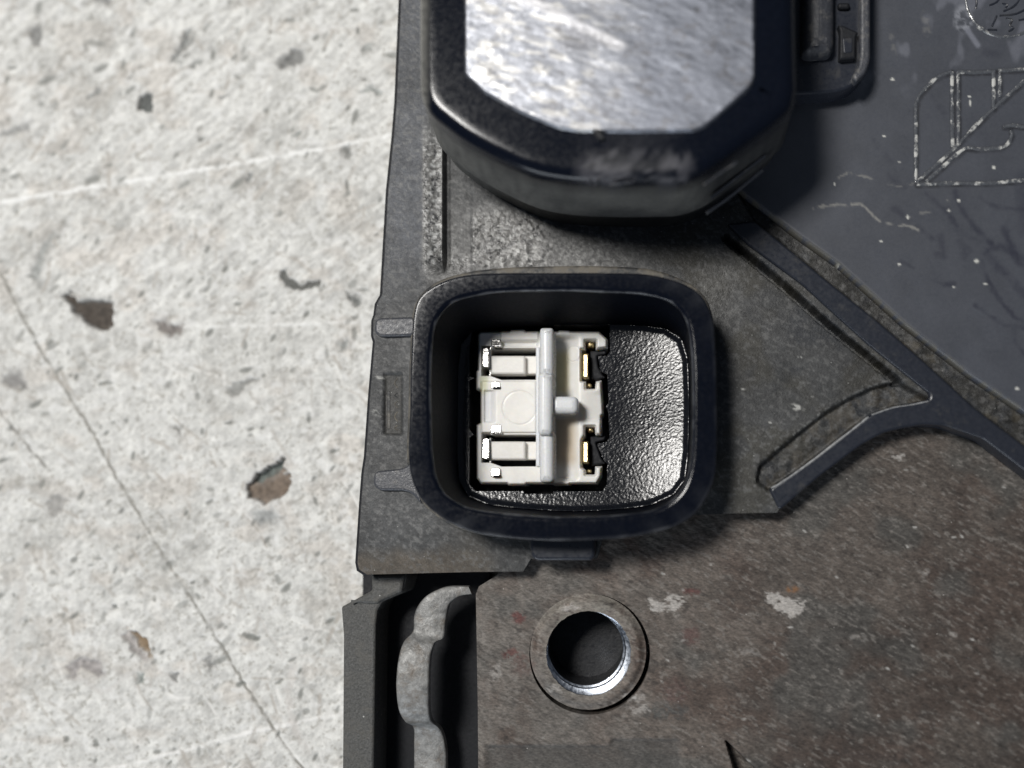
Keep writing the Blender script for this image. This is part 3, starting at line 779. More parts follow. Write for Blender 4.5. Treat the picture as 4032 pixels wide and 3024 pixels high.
panel = sheet("upper_panel", PAN_E + [(4500, -430), (2890, -430)], 6, 0.9, M_panel, ROOT, h=lambda u, v: 0.02 * (fbm(u / 60, v / 60, 2, 8) - .5) - 0.35 * (1 - sst(0, 14, line_dist(u, v, PAN_E))) ** 2,
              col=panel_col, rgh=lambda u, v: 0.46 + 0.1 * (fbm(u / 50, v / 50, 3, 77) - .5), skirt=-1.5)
panel["label"] = "smooth blue-black raised panel with scribbled marks and outlined emblem"
for p in EMB:
    stroke("emblem_line", e3(p), 15, 0.895, 0.10, M_emb, panel, 5, 0.35)
ring = [(3960 + 158 * math.cos(a), -12 + 158 * math.sin(a)) for a in np.linspace(0, 2 * math.pi, 33)]
stroke("stamp_ring", ring, 12, 0.89, 0.12, M_emb, panel, 2, 0.5)
for p in [[(3895, 22), (3925, 8), (3945, -20)], [(3950, 45), (3985, 30), (4010, 5), (4020, -30)], [(3905, 105), (3915, 85), (3925, 62)], [(3888, 117), (3925, 118)], [(3960, 72), (3985, 80), (3975, 100), (3990, 112), (3970, 124)],
          [(3842, 35), (3845, 10), (3840, -30)], [(3935, 62), (4000, 55), (4050, 30)], [(4010, 80), (4060, 72)], [(3945, 15), (3965, 20), (3960, 32)]]:
    stroke("stamp_mark", p, 9, 0.89, 0.10, M_ridge, panel, 4, 0.3)

# --- raised ridge with its branch
rp = RID_L + BR_UP + RID_LOW + RID_R
ridge = prism("edge_ridge", rounded(rp, 16, 3), 0.55, -2.9, M_ridge, ROOT, 0.28, 3)
ridge["label"] = "smooth dark ridge forking along the cover edge"

stroke("edge_highlight", [(3036, 1922), (3074, 1902), (3188, 1822), (3335, 1709), (3420, 1642)], 9, 0.47, 0.10, M_highlight, ridge, 6, 0.5)  # pale strips paint the highlight along the branch's upper edge
stroke("edge_highlight", [(3432, 1634), (3514, 1606), (3590, 1594), (3655, 1580)], 6, 0.50, 0.06, M_highlight, ridge, 6, 0.5)

# --- coil tower
TOW = [(1655, -430), (1655, 150), (1657, 370), (1672, 425), (1705, 470), (1830, 570), (1985, 652), (2110, 705), (2257, 728), (2480, 733), (2690, 728), (2790, 690), (2900, 610), (3040, 510), (3120, 440), (3136, 370), (3130, 150), (3122, -430)]
TW = wloop(spline(TOW, 8)[:-8] if False else rounded(TOW, 70, 5), 15.8)


def tower_col(u, v):
    c = np.tile(np.array([0.0035, 0.005, 0.010]), (len(u), 1))
    # dust and the light on the outer walls put into the colour, scuffs on the front lip
    out = sst(-10, 25, sdf(u, v, [tuple(p) for p in TOW]))
    left = 1 - sst(1668, 1700, u)
    c = mixc(c, (0.15, 0.147, 0.135), np.maximum(out * (1 - 0.6 * sst(2700, 2850, u)), left) * (0.35 + 0.9 * fbm(u / 130, v / 9, 3, 3)) * (1 - .55 * sst(800, 850, v)))
    sc_ = sst(2240, 2330, u) * (1 - sst(2680, 2760, u)) * sst(560, 620, v) * (1 - out)
    ru, rv = rot(u, v, 20)
    c = mixc(c, (0.075, 0.075, 0.085), sc_ * sst(.38, .62, fbm(ru / 50, rv / 26, 3, 7)))
    return c


def tower_r(u, v):
    r = np.full(len(u), 0.17)
    out = sst(-10, 25, sdf(u, v, [tuple(p) for p in TOW]))
    sc_ = sst(2240, 2400, u + 120 * (fbm(u / 60, v / 60, 2, 5) - .5)) * (1 - sst(2600, 2760, u)) * sst(540, 680, v + 100 * (fbm(u / 50, v / 50, 2, 15) - .5))
    return r + 0.45 * np.maximum(out, sc_ * .7)


def densify(W, n):
    out = []
    for i in range(len(W)):
        a, b = W[i], W[(i + 1) % len(W)]
        k = max(1, int(np.linalg.norm(b - a) / (n * MM)))
        for t in range(k): out.append(a + (b - a) * t / k)
    return np.array(out)


TW = densify(TW, 0.6)
rings = [atz(inset(TW, 0.0 * MM), -0.5), atz(inset(TW, 0.0 * MM), 2.0), atz(inset(TW, 0.0 * MM), 5.0), atz(inset(TW, -.02 * MM), 5.3), atz(inset(TW, -0.42 * MM), 5.6), atz(inset(TW, -0.5 * MM), 6.0)]
rings += [atz(inset(TW, -.5 * MM * (15 - z) / 9), z) for z in (8, 10, 12.5, 15.0)]
for k in range(1, 8):
    a = math.pi / 2 * k / 7
    rings.append(atz(inset(TW, 1.5 * MM * (1 - math.cos(a))), 15.6 + 1.5 * math.sin(a)))
for k in (2.2, 3.0, 3.8): rings.append(atz(inset(TW, k * MM), 17.1))
tower = loft("coil_tower", rings, M_tower, ROOT, True, False, 50, col=tower_col, rgh=tower_r)
tower["label"] = "tall black coil housing with chamfered corners and dusty sides painted as lit"
LID = [(1826, -420), (1826, 285), (1840, 305), (1907, 366), (2040, 440), (2192, 504), (2273, 519), (2500, 521), (2737, 518), (2775, 503), (2818, 472), (2956, 350), (2975, 310), (2982, -420)]


def lid_col(u, v):
    ru, rv = rot(u, v, 12)
    c = np.tile(np.array([0.29, 0.30, 0.33]), (len(u), 1)) * (0.74 + 0.5 * fbm(ru / 45, rv / 14, 4, 3))[:, None]
    c = mixc(c, (0.18, 0.195, 0.235), sst(2300, 2600, u) * .6)  # reflection painted into the metal: duller and bluer right, brighter left
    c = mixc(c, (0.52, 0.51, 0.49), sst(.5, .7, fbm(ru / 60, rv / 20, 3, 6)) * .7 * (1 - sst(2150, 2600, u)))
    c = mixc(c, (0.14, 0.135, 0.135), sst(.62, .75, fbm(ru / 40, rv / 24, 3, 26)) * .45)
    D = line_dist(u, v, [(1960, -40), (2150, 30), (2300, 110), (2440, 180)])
    c = mixc(c, (0.5, 0.5, 0.52), (1 - sst(8, 34, D)) * .75)  # diagonal light band painted in the colour
    c = mixc(c, (0.15, 0.15, 0.16), (1 - sst(-30, 20, sdf(u, v, [(2180, 110), (2270, 90), (2390, 175), (2300, 215), (2210, 200)]))) * .6)
    D2 = line_dist(u, v, [(1880, 60), (2010, 110), (2160, 175)])
    c = mixc(c, (0.45, 0.45, 0.46), (1 - sst(3, 12, D2)) * .4)
    return np.clip(c, .05, .95)


def lid_h(u, v):
    ru, rv = rot(u, v, 15)
    h = 0.10 * (fbm(ru / 160, rv / 60, 3, 51) - .5) + 0.035 * (fbm(ru / 40, rv / 14, 2, 52) - .5)
    D = line_dist(u, v, [(1960, -40), (2150, 30), (2300, 110), (2440, 180)])
    h += 0.03 * (1 - sst(0, 60, D))
    h -= 0.3 * sst(0, 1, 1 - line_dist(u, v, LID, True) / 10)
    return h


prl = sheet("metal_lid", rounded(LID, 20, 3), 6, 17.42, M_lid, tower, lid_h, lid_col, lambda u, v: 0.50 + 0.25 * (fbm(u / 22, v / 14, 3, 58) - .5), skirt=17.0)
prl["label"] = "scratched bare metal lid on the coil housing"
prism("lip_scar", rounded([(2330, 520), (2362, 512), (2385, 545), (2360, 552)], 6), 17.5, 17.0, M_dark, tower, 0.1)
for p in [[(2320, 725), (2340, 655)], [(2345, 735), (2372, 668)], [(2400, 730), (2490, 718), (2500, 690)], [(2540, 715), (2590, 680)], [(2770, 730), (2840, 680), (2900, 640)]]:
    stroke("lip_scratch", p, 9, 16.6, 0.25, M_tab, tower, 4, 0.6)
for p in [[(2800, 780), (2900, 700), (3010, 615)], [(2780, 840), (2880, 770), (3000, 670)]]:
    stroke("wall_rib", p, 14, 9.0, 0.5, M_tab, tower, 4, 0.2)

# --- bracket tray beside the tower
br = [(3040, -430), (3429, -430), (3429, 235), (3412, 290), (3361, 339), (3307, 361), (3166, 371), (3040, 371)]
tray = prism("side_tray", rounded(br, 40, 5), 4.0, -1.0, M_ridge, ROOT, 0.35, 3)
tray["label"] = "rounded plastic tray moulded beside the coil housing"
prism("tray_wall", rounded([(3388, -430), (3427, -430), (3427, 232), (3410, 285), (3372, 322), (3355, 300), (3380, 262), (3388, 215)], 12), 5.2, 3.6, M_tab, tray, 0.3)
prism("round_post", rounded([(3165, -430), (3292, -430), (3292, 170), (3278, 200), (3190, 206), (3165, 196)], 18), 6.4, 3.5, M_tab, tray, 1.6, 6)
prism("latch_hook", rounded([(3300, 96), (3325, 100), (3350, 112), (3382, 126), (3372, 142), (3370, 228), (3306, 234), (3308, 125)], 6), 5.0, 3.6, M_dark, tray, 0.25)
prism("latch_slot", rounded([(3318, 150), (3358, 148), (3356, 205), (3322, 208)], 5), 5.1, 3.6, M_ridge, tray, 0.1)
prism("small_button", rounded(rect(3300, 8, 3348, 33), 12), 4.6, 3.6, M_dark, tray, 0.3)

# --- connector socket
OUT = [(2184, 1078), (1990, 1078), (1831, 1088), (1713, 1128), (1640, 1204), (1622, 1392), (1617, 1600), (1613, 1823), (1655, 1956), (1753, 2045), (1870, 2097), (2020, 2120), (2184, 2130), (2350, 2125), (2497, 2113), (2654, 2074), (2748, 2011), (2808, 1901),
       (2822, 1784), (2822, 1590), (2817, 1392), (2800, 1240), (2732, 1143), (2576, 1088), (2380, 1078)]
INN = [(2144, 1147), (2020, 1149), (1917, 1157), (1785, 1190), (1716, 1274), (1700, 1400), (1697, 1560), (1702, 1750), (1716, 1870), (1755, 1945), (1845, 1998), (2000, 2022), (2184, 2034), (2380, 2030), (2560, 2010), (2650, 1965), (2700, 1895),
       (2722, 1784), (2727, 1590), (2722, 1392), (2700, 1260), (2640, 1190), (2530, 1160), (2380, 1152), (2260, 1147)]
FLO = [(2200, 1280), (2050, 1284), (1930, 1292), (1855, 1310), (1818, 1360), (1806, 1450), (1803, 1600), (1803, 1780), (1812, 1890), (1847, 1950), (1930, 1985), (2080, 2003), (2262, 2012), (2420, 2005), (2560, 1987), (2650, 1945), (2692, 1890),
       (2706, 1780), (2710, 1600), (2704, 1420), (2680, 1340), (2620, 1300), (2530, 1285), (2420, 1280), (2310, 1279)]


def byangle(pts, z, n=260, c=(2230, 1610)):
    P = spline(pts, 24)
    ang = np.arctan2(P[:, 1] - c[1], P[:, 0] - c[0]); o = np.argsort(ang)
    A = np.concatenate([ang[o] - 2 * math.pi, ang[o], ang[o] + 2 * math.pi])
    R = np.hypot(P[:, 0] - c[0], P[:, 1] - c[1])[o]; R = np.tile(R, 3)
    t = np.linspace(-math.pi, math.pi, n, endpoint=False)
    # denser near corners is not needed: uniform angle keeps the rings matched
    r = np.interp(t, A, R)
    return un(c[0] + r * np.cos(t), c[1] + r * np.sin(t), z)[::-1].copy()


ZR = 7.0; ZF = -4.0
O_ = byangle(OUT, ZR - .6); I_ = byangle(INN, ZR - .1); F_ = byangle(FLO, ZF)
rings = [atz(inset(O_, -.1 * MM), -.3), atz(O_, ZR - 2.5), atz(O_, ZR - .3)]
for k in range(1, 6):
    a = math.pi / 2 * k / 5
    rings.append(atz(inset(O_, .28 * MM * (1 - math.cos(a))), ZR - .3 + .3 * math.sin(a)))
rings.append(atz(inset(O_, .34 * MM), ZR)); rings.append(atz(inset(O_, .45 * MM), ZR))
rings.append(atz(inset(I_, -.55 * MM), ZR - .005)); rings.append(atz(inset(I_, -.36 * MM), ZR - .02))
for k in range(0, 5):
    a = math.pi / 2 * k / 4
    rings.append(atz(inset(I_, -.30 * MM * (1 - math.sin(a))), ZR - .05 - .30 * (1 - math.cos(a))))
inner = [rings[-1]]
for t in (.12, .35, .6, .85, 1.0):
    q = I_ * (1 - t) + F_ * t; inner.append(atz(q, (ZR - .5) * (1 - t) + (ZF - .25) * t))
def shroud_col(u, v):
    c = np.tile(np.array([0.0030, 0.0042, 0.0085]), (len(u), 1))
    n = fbm(u / 40, v / 40, 3, 3)
    f = (1 - sst(3, 10, line_dist(u, v, [tuple(p) for p in INN], True))) * (.35 + .65 * sst(.35, .6, n))
    g = (1 - sst(2, 16, line_dist(u, v, [tuple(p) for p in OUT], True))) * (.35 + .65 * sst(.4, .65, fbm(u / 50, v / 50, 3, 13)))
    c = mixc(c, (0.10, 0.105, 0.115), f * .8)
    return mixc(c, (0.06, 0.063, 0.07), g * (.25 + .6 * sst(1900, 2080, v)))


socket = loft("connector_socket", rings, M_shroud, ROOT, False, False, 35, col=shroud_col, rgh=lambda u, v: .15 + .05 * (fbm(u / 60, v / 60, 2, 4) - .5))
socket["label"] = "black rounded connector shroud standing open around the white terminals"
COL = [(2184, 1046), (1990, 1052), (1831, 1072), (1706, 1116), (1630, 1204), (1612, 1392), (1606, 1600), (1602, 1823), (1645, 1960), (1745, 2052), (1870, 2102), (2020, 2112), (2184, 2116), (2350, 2112), (2497, 2100), (2654, 2062), (2740, 2000), (2795, 1901),
       (2808, 1784), (2808, 1590), (2806, 1392), (2800, 1230), (2740, 1130), (2580, 1062), (2380, 1046)]
loft("inner_wall", inner, M_inner, socket, False, False, 35)
CW = wloop(spline(COL, 5), .75)
loft("socket_collar", [atz(CW, -.4)] + [atz(inset(CW, .4 * MM * (1 - math.cos(a))), .35 + .4 * math.sin(a)) for a in np.linspace(0, math.pi / 2, 5)] + [atz(inset(CW, 1.7 * MM), .75)], M_collar, socket, False)
h4 = lambda p: [(1800 + x * .44, 1250 + y * .44) for x, y in p]
HOLE = h4([(110, 260), (135, 130), (190, 72), (1365, 70), (1370, 300), (1340, 345), (1258, 345), (1285, 480), (1345, 512), (1355, 765), (1332, 800), (1350, 840), (1365, 1070), (1340, 1112), (1252, 1132), (1312, 1280), (1345, 1312), (1340, 1500), (1300, 1556),
           (870, 1556), (860, 1580), (610, 1580), (600, 1556), (170, 1556), (115, 1490), (110, 1075), (146, 1050), (110, 1000), (108, 560), (148, 545), (108, 520)])


def floor_col(u, v):
    c = np.tile(np.array([0.007, 0.008, 0.011]), (len(u), 1))
    return c * (.8 + .4 * fbm(u / 30, v / 30, 3, 3))[:, None]


floor = sheet("socket_floor", spline(FLO, 4), 2.8, ZF, M_floor, socket, h=lambda u, v: 0.042 * (fbm(*rot(u / 6.5, v / 6.5, -35) * np.array([[1], [1.7]]), 2, 5) - .5) + .013 * np.maximum((u - 2420) * .03, 0) ** 2 + .010 * np.maximum((v - 1640) * .03, 0) ** 2 + 0.25 * (1 - sst(0, 26, line_dist(u, v, FLO, True))) ** 2,
              col=floor_col, rgh=lambda u, v: 0.20 + .06 * (fbm(u / 20, v / 20, 2, 9) - .5), skirt=-7.5, holes=[HOLE])
floor["label"] = "glossy pebbled black floor of the socket"
prism("socket_base", spline(FLO, 4), -9.0, -10.9, M_dark, socket, .2)
t1 = prism("side_tab", rounded([(1474, 1252), (1640, 1246), (1640, 1322), (1500, 1326), (1474, 1312)], 30, 5), 0.75, -.2, M_tab, socket, .3, 4)
t2 = prism("side_tab", rounded([(1470, 1856), (1570, 1846), (1600, 1838), (1618, 1815), (1660, 1815), (1660, 1990), (1625, 1945), (1590, 1932), (1500, 1932), (1470, 1916)], 26, 5), 0.75, -.2, M_tab, socket, .3, 4)
prism("lower_tab", rounded([(2082, 2060), (2344, 2060), (2344, 2190), (2330, 2208), (2110, 2208), (2090, 2188)], 18, 5), 2.4, -2.6, M_ridge, socket, .4, 4)

# --- white terminal insert
BODY = h4([(200, 120), (470, 120), (480, 108), (600, 108), (612, 120), (900, 120), (910, 110), (1000, 112), (1010, 120), (1270, 122), (1345, 190), (1345, 272), (1240, 283), (1240, 205), (1145, 205), (1145, 283), (1112, 283), (1112, 565), (1150, 570), (1150, 635),
           (1232, 635), (1240, 568), (1290, 558), (1300, 700), (1310, 860), (1292, 880), (1290, 1055), (1235, 1050), (1230, 975), (1143, 975), (1143, 1050), (1115, 1100), (1115, 1340), (1148, 1362), (1148, 1405), (1230, 1405), (1235, 1330), (1297, 1330), (1290, 1420),
           (1250, 1490), (1010, 1490), (1000, 1503), (860, 1503), (845, 1490), (620, 1490), (610, 1503), (460, 1503), (445, 1490), (210, 1490), (170, 1440), (168, 960), (205, 940), (205, 655), (165, 640), (165, 480), (180, 460), (180, 150)])
SLOT = []
for dy in (0, 775):
    SLOT.append(h4([(215, 252 + dy + (8 if dy else 0)), (300, 252 + dy + (8 if dy else 0)), (300, 272 + dy), (705, 272 + dy), (705, 558 + dy), (395, 560 + dy), (300, 525 + dy), (215, 525 + dy)]))


def xy4(u, v): return (u - 1800) / .44, (v - 1250) / .44


def ins_h(u, v):
    x, y = xy4(u, v)
    h = np.zeros(len(u))
    h += .35 * sst(205, 235, x) * (1 - sst(700, 715, x)) * sst(566, 580, y) * (1 - sst(1024, 1036, y))
    h -= .05 * (1 - sst(0, 1, np.abs(np.hypot(x - 560, y - 810) - 150) / 8))
    h -= .10 * (1 - sst(0, 1, np.abs(np.hypot(x - 1040, y - 322) - 68) / 7))
    h -= 1.5 * sst(855, 870, x) * (1 - sst(900, 1110, x)) * sst(150, 200, y) * (1 - sst(1420, 1480, y))
    h += .3 * (1 - sst(195, 225, y)) * sst(380, 400, x) * (1 - sst(720, 735, x))
    h -= .5 * (1 - sst(250, 262, y)) * sst(205, 225, y) * (x > 400) * (1 - sst(700, 735, x))
    h -= .35 * sst(240, 250, x) * (1 - sst(290, 360, x)) * sst(650, 665, y) * (1 - sst(930, 945, y))
    h -= .6 * (1 - sst(0, 26, line_dist(u, v, BODY, True) / .44)) ** 2
    h -= .3 * sst(1120, 1300, x) * sst(640, 700, y) * (1 - sst(900, 960, y))
    return h


def ins_c(u, v):
    x, y = xy4(u, v)
    c = np.tile(np.array([0.82, 0.805, 0.77]), (len(u), 1))
    c = mixc(c, (0.72, 0.66, 0.42), sst(870, 890, x) * (1 - sst(960, 1030, x)) * sst(240, 330, y) * (1 - sst(620, 720, y)) * .85)  # yellowish shading beside the divider, painted in
    c = mixc(c, (0.66, 0.67, 0.42), sst(190, 215, x) * (1 - sst(255, 300, x)) * sst(500, 540, y) * (1 - sst(650, 720, y)) * .7)
    c = mixc(c, (0.60, 0.50, 0.37), sst(870, 890, x) * (1 - sst(1000, 1120, x)) * sst(860, 930, y) * (1 - sst(1250, 1380, y)) * .85)  # beige-brown shadow of the divider, painted in
    c = mixc(c, (0.68, 0.70, 0.76), sst(235, 260, x) * (1 - sst(300, 370, x)) * sst(640, 680, y) * (1 - sst(930, 960, y)) * .5)
    return c * (.94 + .12 * fbm(u / 40, v / 40, 3, 3))[:, None]


ins = sheet("terminal_insert", BODY, 2.6, -4.2, M_white, ROOT, ins_h, ins_c, lambda u, v: np.full(len(u), .38), skirt=-9.2, holes=SLOT, smooth=35)
ins["label"] = "white nylon terminal insert inside the black socket"


def r4(x0, y0, x1, y1, r=6, n=4): return rounded(h4(rect(x0, y0, x1, y1)), r, n)


prism("divider_wall", r4(737, 86, 860, 515, 14), -0.5, -6, M_wall, ins, .75, 6)
prism("divider_wall", r4(735, 1000, 862, 1476, 18), -0.5, -6, M_wall, ins, .75, 6)
prism("divider_wall", rounded(h4([(722, 520), (750, 495), (790, 480), (820, 505), (855, 510), (850, 1020), (835, 1055), (740, 1055), (720, 1020)]), 12), 0.3, -6, M_wall, ins, .7, 6)
prism("locating_peg", r4(835, 702, 1084, 862, 26, 6), -0.9, -3.2, M_wall, ins, .75, 6)
prism("slot_lip", r4(705, 262, 738, 1335, 3), -3.9, -7, M_wall, ins, .15)
for dy in (0, 767):
    prism("spring_tongue", r4(300, 342 + dy, 608, 506 + dy, 6), -4.3, -6.5, M_tong, ins, .25)
    prism("tongue_step", r4(606, 345 + dy, 720, 505 + dy, 3), -5.3, -7, M_tong, ins, .15)
for k, dy in enumerate((0, 815)):
    prism("terminal_blade", r4(224, 266 + dy, 284, 450 + dy, 10), -3.6, -9, M_tin, ins, .12, 3, tilt=(.10, -.15))
    prism("blade_guide", r4(286, 262 + dy, 304, 560 + dy, 4), -4.5, -8, M_tin, ins, .1)
for x0, y0, x1, y1 in [(302, 192, 396, 262), (300, 572, 386, 638), (298, 958, 396, 1040), (300, 1345, 384, 1428)]:
    prism("crimp_ear", r4(x0, y0, x1, y1, 8), -3.75, -5.5, M_tin, ins, .14, 4, tilt=(.12, -.16))
    prism("crimp_fold", r4(x0 + 20, y1 - 22, x1 + 4, y1 + 4, 5), -3.6, -5.5, M_dark if y0 in (572, 1345) else M_tin, ins, .15)
for y0, y1 in ((318, 545), (1105, 1305)):
    prism("terminal_blade", r4(1120, y0, 1178, y1, 10), -4.0, -9, M_gold, ins, .2, 4, tilt=(.12, -.12))
for x0, y0, x1, y1 in [(1165, 215, 1222, 270), (1170, 985, 1215, 1030), (1160, 585, 1200, 620), (1160, 1355, 1200, 1390)]:
    prism("terminal_foot", r4(x0, y0, x1, y1, 8), -5.2, -9, M_gold, ins, .35, 4)
prism("retaining_hook", rounded(h4([(1190, 300), (1330, 292), (1335, 330), (1250, 345), (1262, 440), (1300, 510), (1330, 540), (1240, 560), (1195, 540)]), 5), -5.4, -9, M_dark, ins, .2)
prism("retaining_hook", rounded(h4([(1190, 1065), (1330, 1060), (1320, 1100), (1240, 1120), (1290, 1260), (1330, 1310), (1200, 1325)]), 5), -5.4, -9, M_dark, ins, .2)

# --- metal plate, boss, clip, flange
ZP = -3.0
PLATE = [(1872, 2340), (1884, 2310), (1955, 2266), (2000, 2200), (2080, 2150), (2360, 2045), (2720, 2028), (2850, 1960), (3000, 1700), (3100, 1560), (4500, 1560), (4500, 3440), (1885, 3440), (1880, 2800)]
BOSS_HOLE = [(2322 + 238 * math.cos(a), 2576 + 238 * math.sin(a)) for a in np.linspace(0, 2 * math.pi, 48, endpoint=False)]


def plate_col(u, v):
    ru, rv = rot(u, v, 28)
    c = np.tile(np.array([0.098, 0.088, 0.080]), (len(u), 1))
    c = mixc(c, (0.068, 0.053, 0.046), sst(.42, .65, fbm(u / 220, v / 200, 4, 2)) * .8)
    c = mixc(c, (0.072, 0.074, 0.072), sst(.5, .7, fbm(u / 200, v / 160, 3, 22)) * .8)
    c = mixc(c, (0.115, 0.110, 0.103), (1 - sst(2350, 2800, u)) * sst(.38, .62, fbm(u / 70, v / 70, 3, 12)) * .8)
    c = mixc(c, (0.12, 0.118, 0.112), (1 - sst(1880, 1960, u)) * .6)
    gr = fbm(ru / 34, rv / 11, 4, 32, .65)
    c = c * (.40 + 1.2 * gr)[:, None]
    c = c * (0.72 + .56 * fbm(u / 150, v / 130, 4, 300))[:, None]
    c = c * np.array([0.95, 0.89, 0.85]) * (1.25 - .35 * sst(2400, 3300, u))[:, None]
    c = mixc(c, (0.20, 0.185, 0.17), sst(.60, .76, fbm(ru / 28, rv / 9, 3, 52)) * .55)
    c = mixc(c, (0.020, 0.017, 0.016), sst(.66, .8, fbm(ru / 30, rv / 14, 3, 62)) * .5)
    for x, y, a_, b_, colr, st in [(2040, 2430, 32, 28, (0.11, 0.035, 0.032), .8), (2020, 2575, 45, 26, (0.10, 0.035, 0.03), .8), (2060, 2620, 50, 45, (0.10, 0.06, 0.052), .6), (2720, 2330, 40, 16, (0.10, 0.03, 0.028), .7),
                                   (2720, 2500, 40, 45, (0.09, 0.035, 0.033), .5), (2660, 2720, 55, 60, (0.10, 0.06, 0.055), .5), (3120, 2320, 26, 16, (0.20, 0.10, 0.045), .9), (2620, 2800, 110, 40, (0.06, 0.065, 0.065), .6)]:
        f = (1 - sst(.5, 1.2, np.hypot((u - x) / a_, (v - y) / b_) + .5 * (fbm(u / 14, v / 14, 3, 4) - .5))) * st
        c = mixc(c, colr, f * sst(.25, .55, fbm(u / 12, v / 12, 2, 17)))
    for pl, st in [([(2548, 2350), (2610, 2368), (2640, 2340), (2690, 2352), (2700, 2372), (2660, 2400), (2620, 2405), (2585, 2410), (2560, 2385)], 1), ([(3012, 2330), (3060, 2335), (3085, 2355), (3165, 2368), (3168, 2400), (3140, 2430), (3110, 2435), (3060, 2400), (3018, 2365)], 1),
                   ([(2470, 2790), (2540, 2775), (2560, 2800), (2500, 2812)], .6), ([(2190, 2395), (2260, 2370), (2290, 2390), (2240, 2405)], .7), ([(2440, 2740), (2520, 2720), (2545, 2750), (2480, 2765)], .5), ([(3340, 2505), (3410, 2500), (3420, 2525), (3360, 2520)], .3),
                   ([(3735, 2495), (3770, 2492), (3760, 2515)], .5), ([(3500, 1800), (3560, 1790), (3545, 1815)], .8), ([(2900, 2560), (2960, 2550), (2990, 2575), (2930, 2580)], .35), ([(3600, 2250), (3660, 2240), (3650, 2262)], .35), ([(2150, 2700), (2200, 2690), (2215, 2720), (2170, 2725)], .4), ([(1930, 2640), (1965, 2620), (1975, 2660), (1940, 2680)], .5)]:
        i = local(u, v, pl, 60)
        s_ = sdf(u[i] + 24 * (fbm(u[i] / 14, v[i] / 10, 2, 5) - .5), v[i] + 24 * (fbm(u[i] / 14, v[i] / 10, 2, 6) - .5), pl)
        f = (1 - sst(-3, 5, s_)) * st * sst(.26, .42, fbm(u[i] / 18, v[i] / 9, 2, 7))
        c[i] = mixc(c[i], (0.36, 0.34, 0.32), f)
    # folded, cleaner strip along the lower edge
    lo = sst(2930, 2940, v + 25 * sst(2400, 2410, u)) * (1 - sst(2660, 2690, u)) * sst(1900, 1925, u)
    c = mixc(c, (0.058, 0.057, 0.055), lo * .6)
    r3 = np.random.default_rng(9)
    for _ in range(40):
        x, y = r3.uniform(1900, 4032), r3.uniform(1750, 3024); i = local(u, v, [(x, y)], 30)
        if not len(i): continue
        p, q = rot(u[i] - x, v[i] - y, 25 + r3.normal() * 20)
        c[i] = mixc(c[i], (0.45, 0.44, 0.42), (1 - sst(.5, 1.3, np.hypot(p / r3.uniform(6, 12), q / 4.5))) * r3.uniform(.3, .9))
    return np.clip(c, .006, .8)


def plate_h(u, v):
    ru, rv = rot(u, v, 28)
    h = .10 * (fbm(ru / 26, rv / 12, 3, 42) - .5) + .18 * (fbm(u / 240, v / 240, 2, 45) - .5)
    lo = sst(2925, 2950, v + 25 * sst(2395, 2415, u)) * (1 - sst(2650, 2700, u)) * sst(1895, 1935, u)
    h -= .3 * lo
    h += .9 * (1 - sst(0, 60, 2940 - v + 0 * u)) * 0
    sp = [(2858, 2918), (2900, 2960), (2975, 3030), (3200, 3300), (3000, 3300), (2895, 3040)]
    h -= 3.0 * (1 - sst(-6, 4, sdf(u, v, sp)))
    h -= .4 * sst(0, 60, v - (2935 + 40 * np.sin((u - 3300) / 260))) * sst(3150, 3350, u)
    h -= .35 * (1 - sst(0, 30, u - 1874))
    return h


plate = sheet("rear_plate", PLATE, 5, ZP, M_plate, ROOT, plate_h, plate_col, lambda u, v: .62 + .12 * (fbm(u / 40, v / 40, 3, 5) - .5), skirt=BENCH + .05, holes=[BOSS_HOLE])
plate["label"] = "brown-grey corroded metal plate with chipped paint"


def ell(cx, cy, r, n=72, wob=0.0, s=1):
    a = np.linspace(0, 2 * math.pi, n, endpoint=False)
    rr = r * (1 + wob * (np.random.default_rng(s).random(n) - .5))
    return np.stack([cx + rr * np.cos(a), cy + rr * np.sin(a)], 1)


def wl(cx, cy, r, z, **k):
    p = ell(cx, cy, r, **k)
    return un(p[:, 0], p[:, 1], z)[::-1].copy()


bc = lambda u, v: mixc(np.clip(plate_col(u, v) * 1.3, 0, .5), (0.21, 0.195, 0.17), np.clip((1 - sst(2380, 2520, v)) * .7 + .5 * (1 - sst(168, 186, np.hypot(u - 2318, v - 2570))), 0, 1) * sst(.35, .6, fbm(u / 20, v / 14, 3, 9)))
def boss_h(u, v):
    r = np.hypot(u - 2316, v - 2566)
    h = .70 - .62 * sst(196, 228, r) - .10 * (1 - sst(166, 186, r))
    return h + .16 * (fbm(u / 22, v / 15, 3, 142) - .5) * sst(166, 176, r)


boss = sheet("threaded_boss", [tuple(p) for p in ell(2316, 2566, 228)], 4, ZP, M_plate, ROOT, boss_h, bc, lambda u, v: .6 + 0 * u, skirt=ZP - 2, holes=[ell(2318, 2570, 166, wob=.02, s=3)])
boss["label"] = "raised corroded ring around the threaded hole"
tr = [wl(2318, 2570, 168, ZP + .60, wob=.015, s=3), wl(2317, 2568, 165, ZP + .52), wl(2311, 2559, 154, ZP + .40), wl(2309, 2556, 151.5, ZP + .2), wl(2310, 2557, 152.5, ZP), wl(2307, 2552, 147.5, ZP - .12), wl(2306, 2551, 146, ZP - 1.6)]
loft("thread_chamfer", tr, M_thread, boss, False, False, 30)
loft("bore", [wl(2306, 2551, 146, ZP - 1.6), atz(wl(2306, 2551, 147, ZP - 1.6), -10.8)], M_bore, boss, True, False, 30)

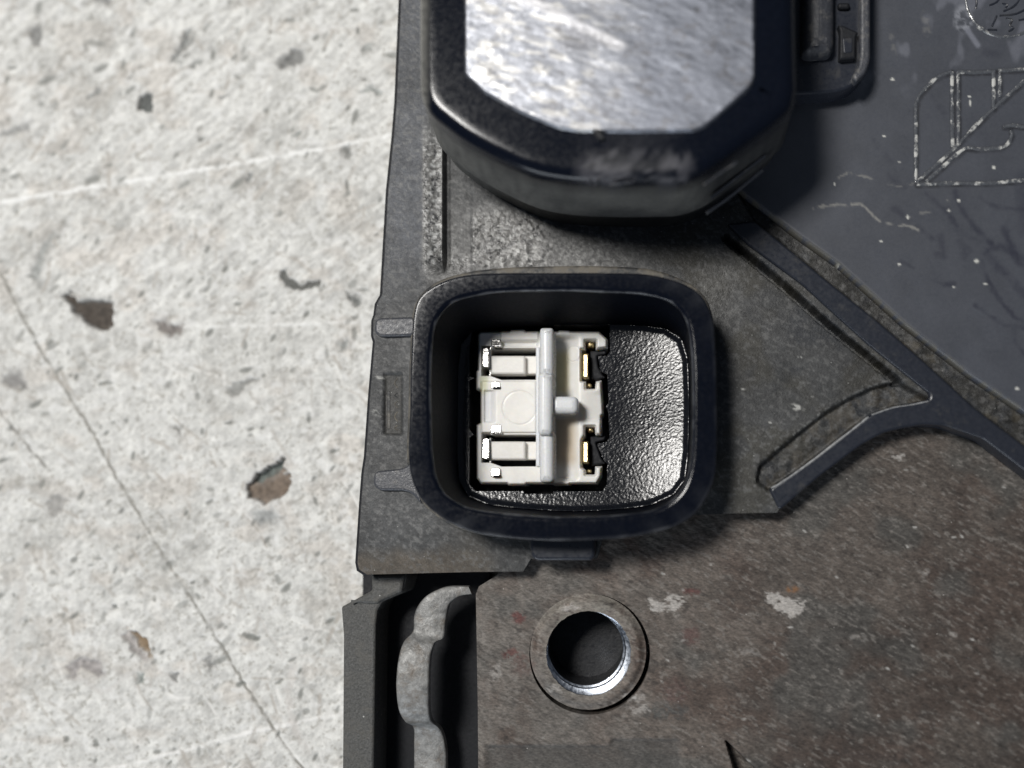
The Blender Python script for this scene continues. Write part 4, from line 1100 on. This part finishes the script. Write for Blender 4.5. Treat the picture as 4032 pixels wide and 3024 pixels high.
CL = [((860, 252), (880, 300), -2.9), ((720, 255), (800, 314), -2.7), ((610, 302), (742, 358), -2.5), ((548, 368), (724, 420), -2.5), ((520, 440), (714, 490), -2.5), ((514, 530), (704, 572), -2.3), ((458, 595), (652, 600), -1.6), ((428, 680), (622, 680), -.9),
      ((412, 800), (614, 800), -.55), ((410, 900), (612, 900), -.6), ((425, 1020), (612, 1010), -1.2), ((465, 1095), (628, 1090), -2.6), ((516, 1130), (685, 1145), -5.0), ((520, 1250), (715, 1250), -5.6), ((520, 1420), (722, 1420), -5.7), ((520, 2000), (722, 2000), -5.8)]
Ls = spline([(1300 + l[0] * .6329, 2150 + l[1] * .6329, z) for l, r, z in CL], 5, False)
Rs = spline([(1300 + r[0] * .6329, 2150 + r[1] * .6329, z) for l, r, z in CL], 5, False)
rings = []
for l, r in zip(Ls, Rs):
    row = []
    for t, dz in [(0, -1.3), (0, -.22), (.02, -.07), (.06, 0), (.35, .03), (.65, .03), (.94, 0), (.98, -.07), (1, -.22), (1, -1.3)]:
        q = l * (1 - t) + r * t
        row.append(un(q[0], q[1], q[2]) + np.array([0, 0, dz * MM]))
    rings.append(np.array(row))
clip = loft("spring_clip", rings, M_clip, ROOT, True, True, 50, closed=False)
clip["label"] = "bent grey metal spring clip in the dark slot"
f6 = lambda p: [(1300 + x * .6329, 2150 + y * .6329) for x, y in p]
flange = prism("side_flange", rounded(f6([(258, 120), (482, 120), (475, 210), (450, 292), (325, 345), (294, 400), (284, 480), (270, 1381), (270, 2040), (75, 2040), (76, 1381), (82, 560), (68, 380), (120, 352), (258, 278)]), 9), -3.6, BENCH + .05, M_flange, ROOT, .3, 3)
flange["label"] = "narrow dark flange along the lower outer edge"
prism("flange_step", rounded(f6([(118, 352), (260, 280), (262, 180), (466, 180), (444, 286), (318, 338), (290, 362)]), 8), -3.2, -4.4, M_flange, flange, .35, 3)
prism("slot_floor", f6([(200, 60), (1000, 60), (1000, 2030), (200, 2030)]), -10.0, BENCH + .05, M_dark, ROOT, .2)
prism("case_body", [(1660, -425), (1560, 1100), (1500, 2100), (1490, 2225), (2060, 2225), (2400, 2040), (3000, 1950), (3500, 1640), (4490, 1900), (4490, -425)], -10.3, BENCH + .05, M_dark, ROOT, .2)

# child-of-part parenting: bring sub-parts to the root's frame
for o in sc.objects:
    if o.parent is not None and o.parent is not ROOT:
        o.matrix_parent_inverse = Matrix.Identity(4)
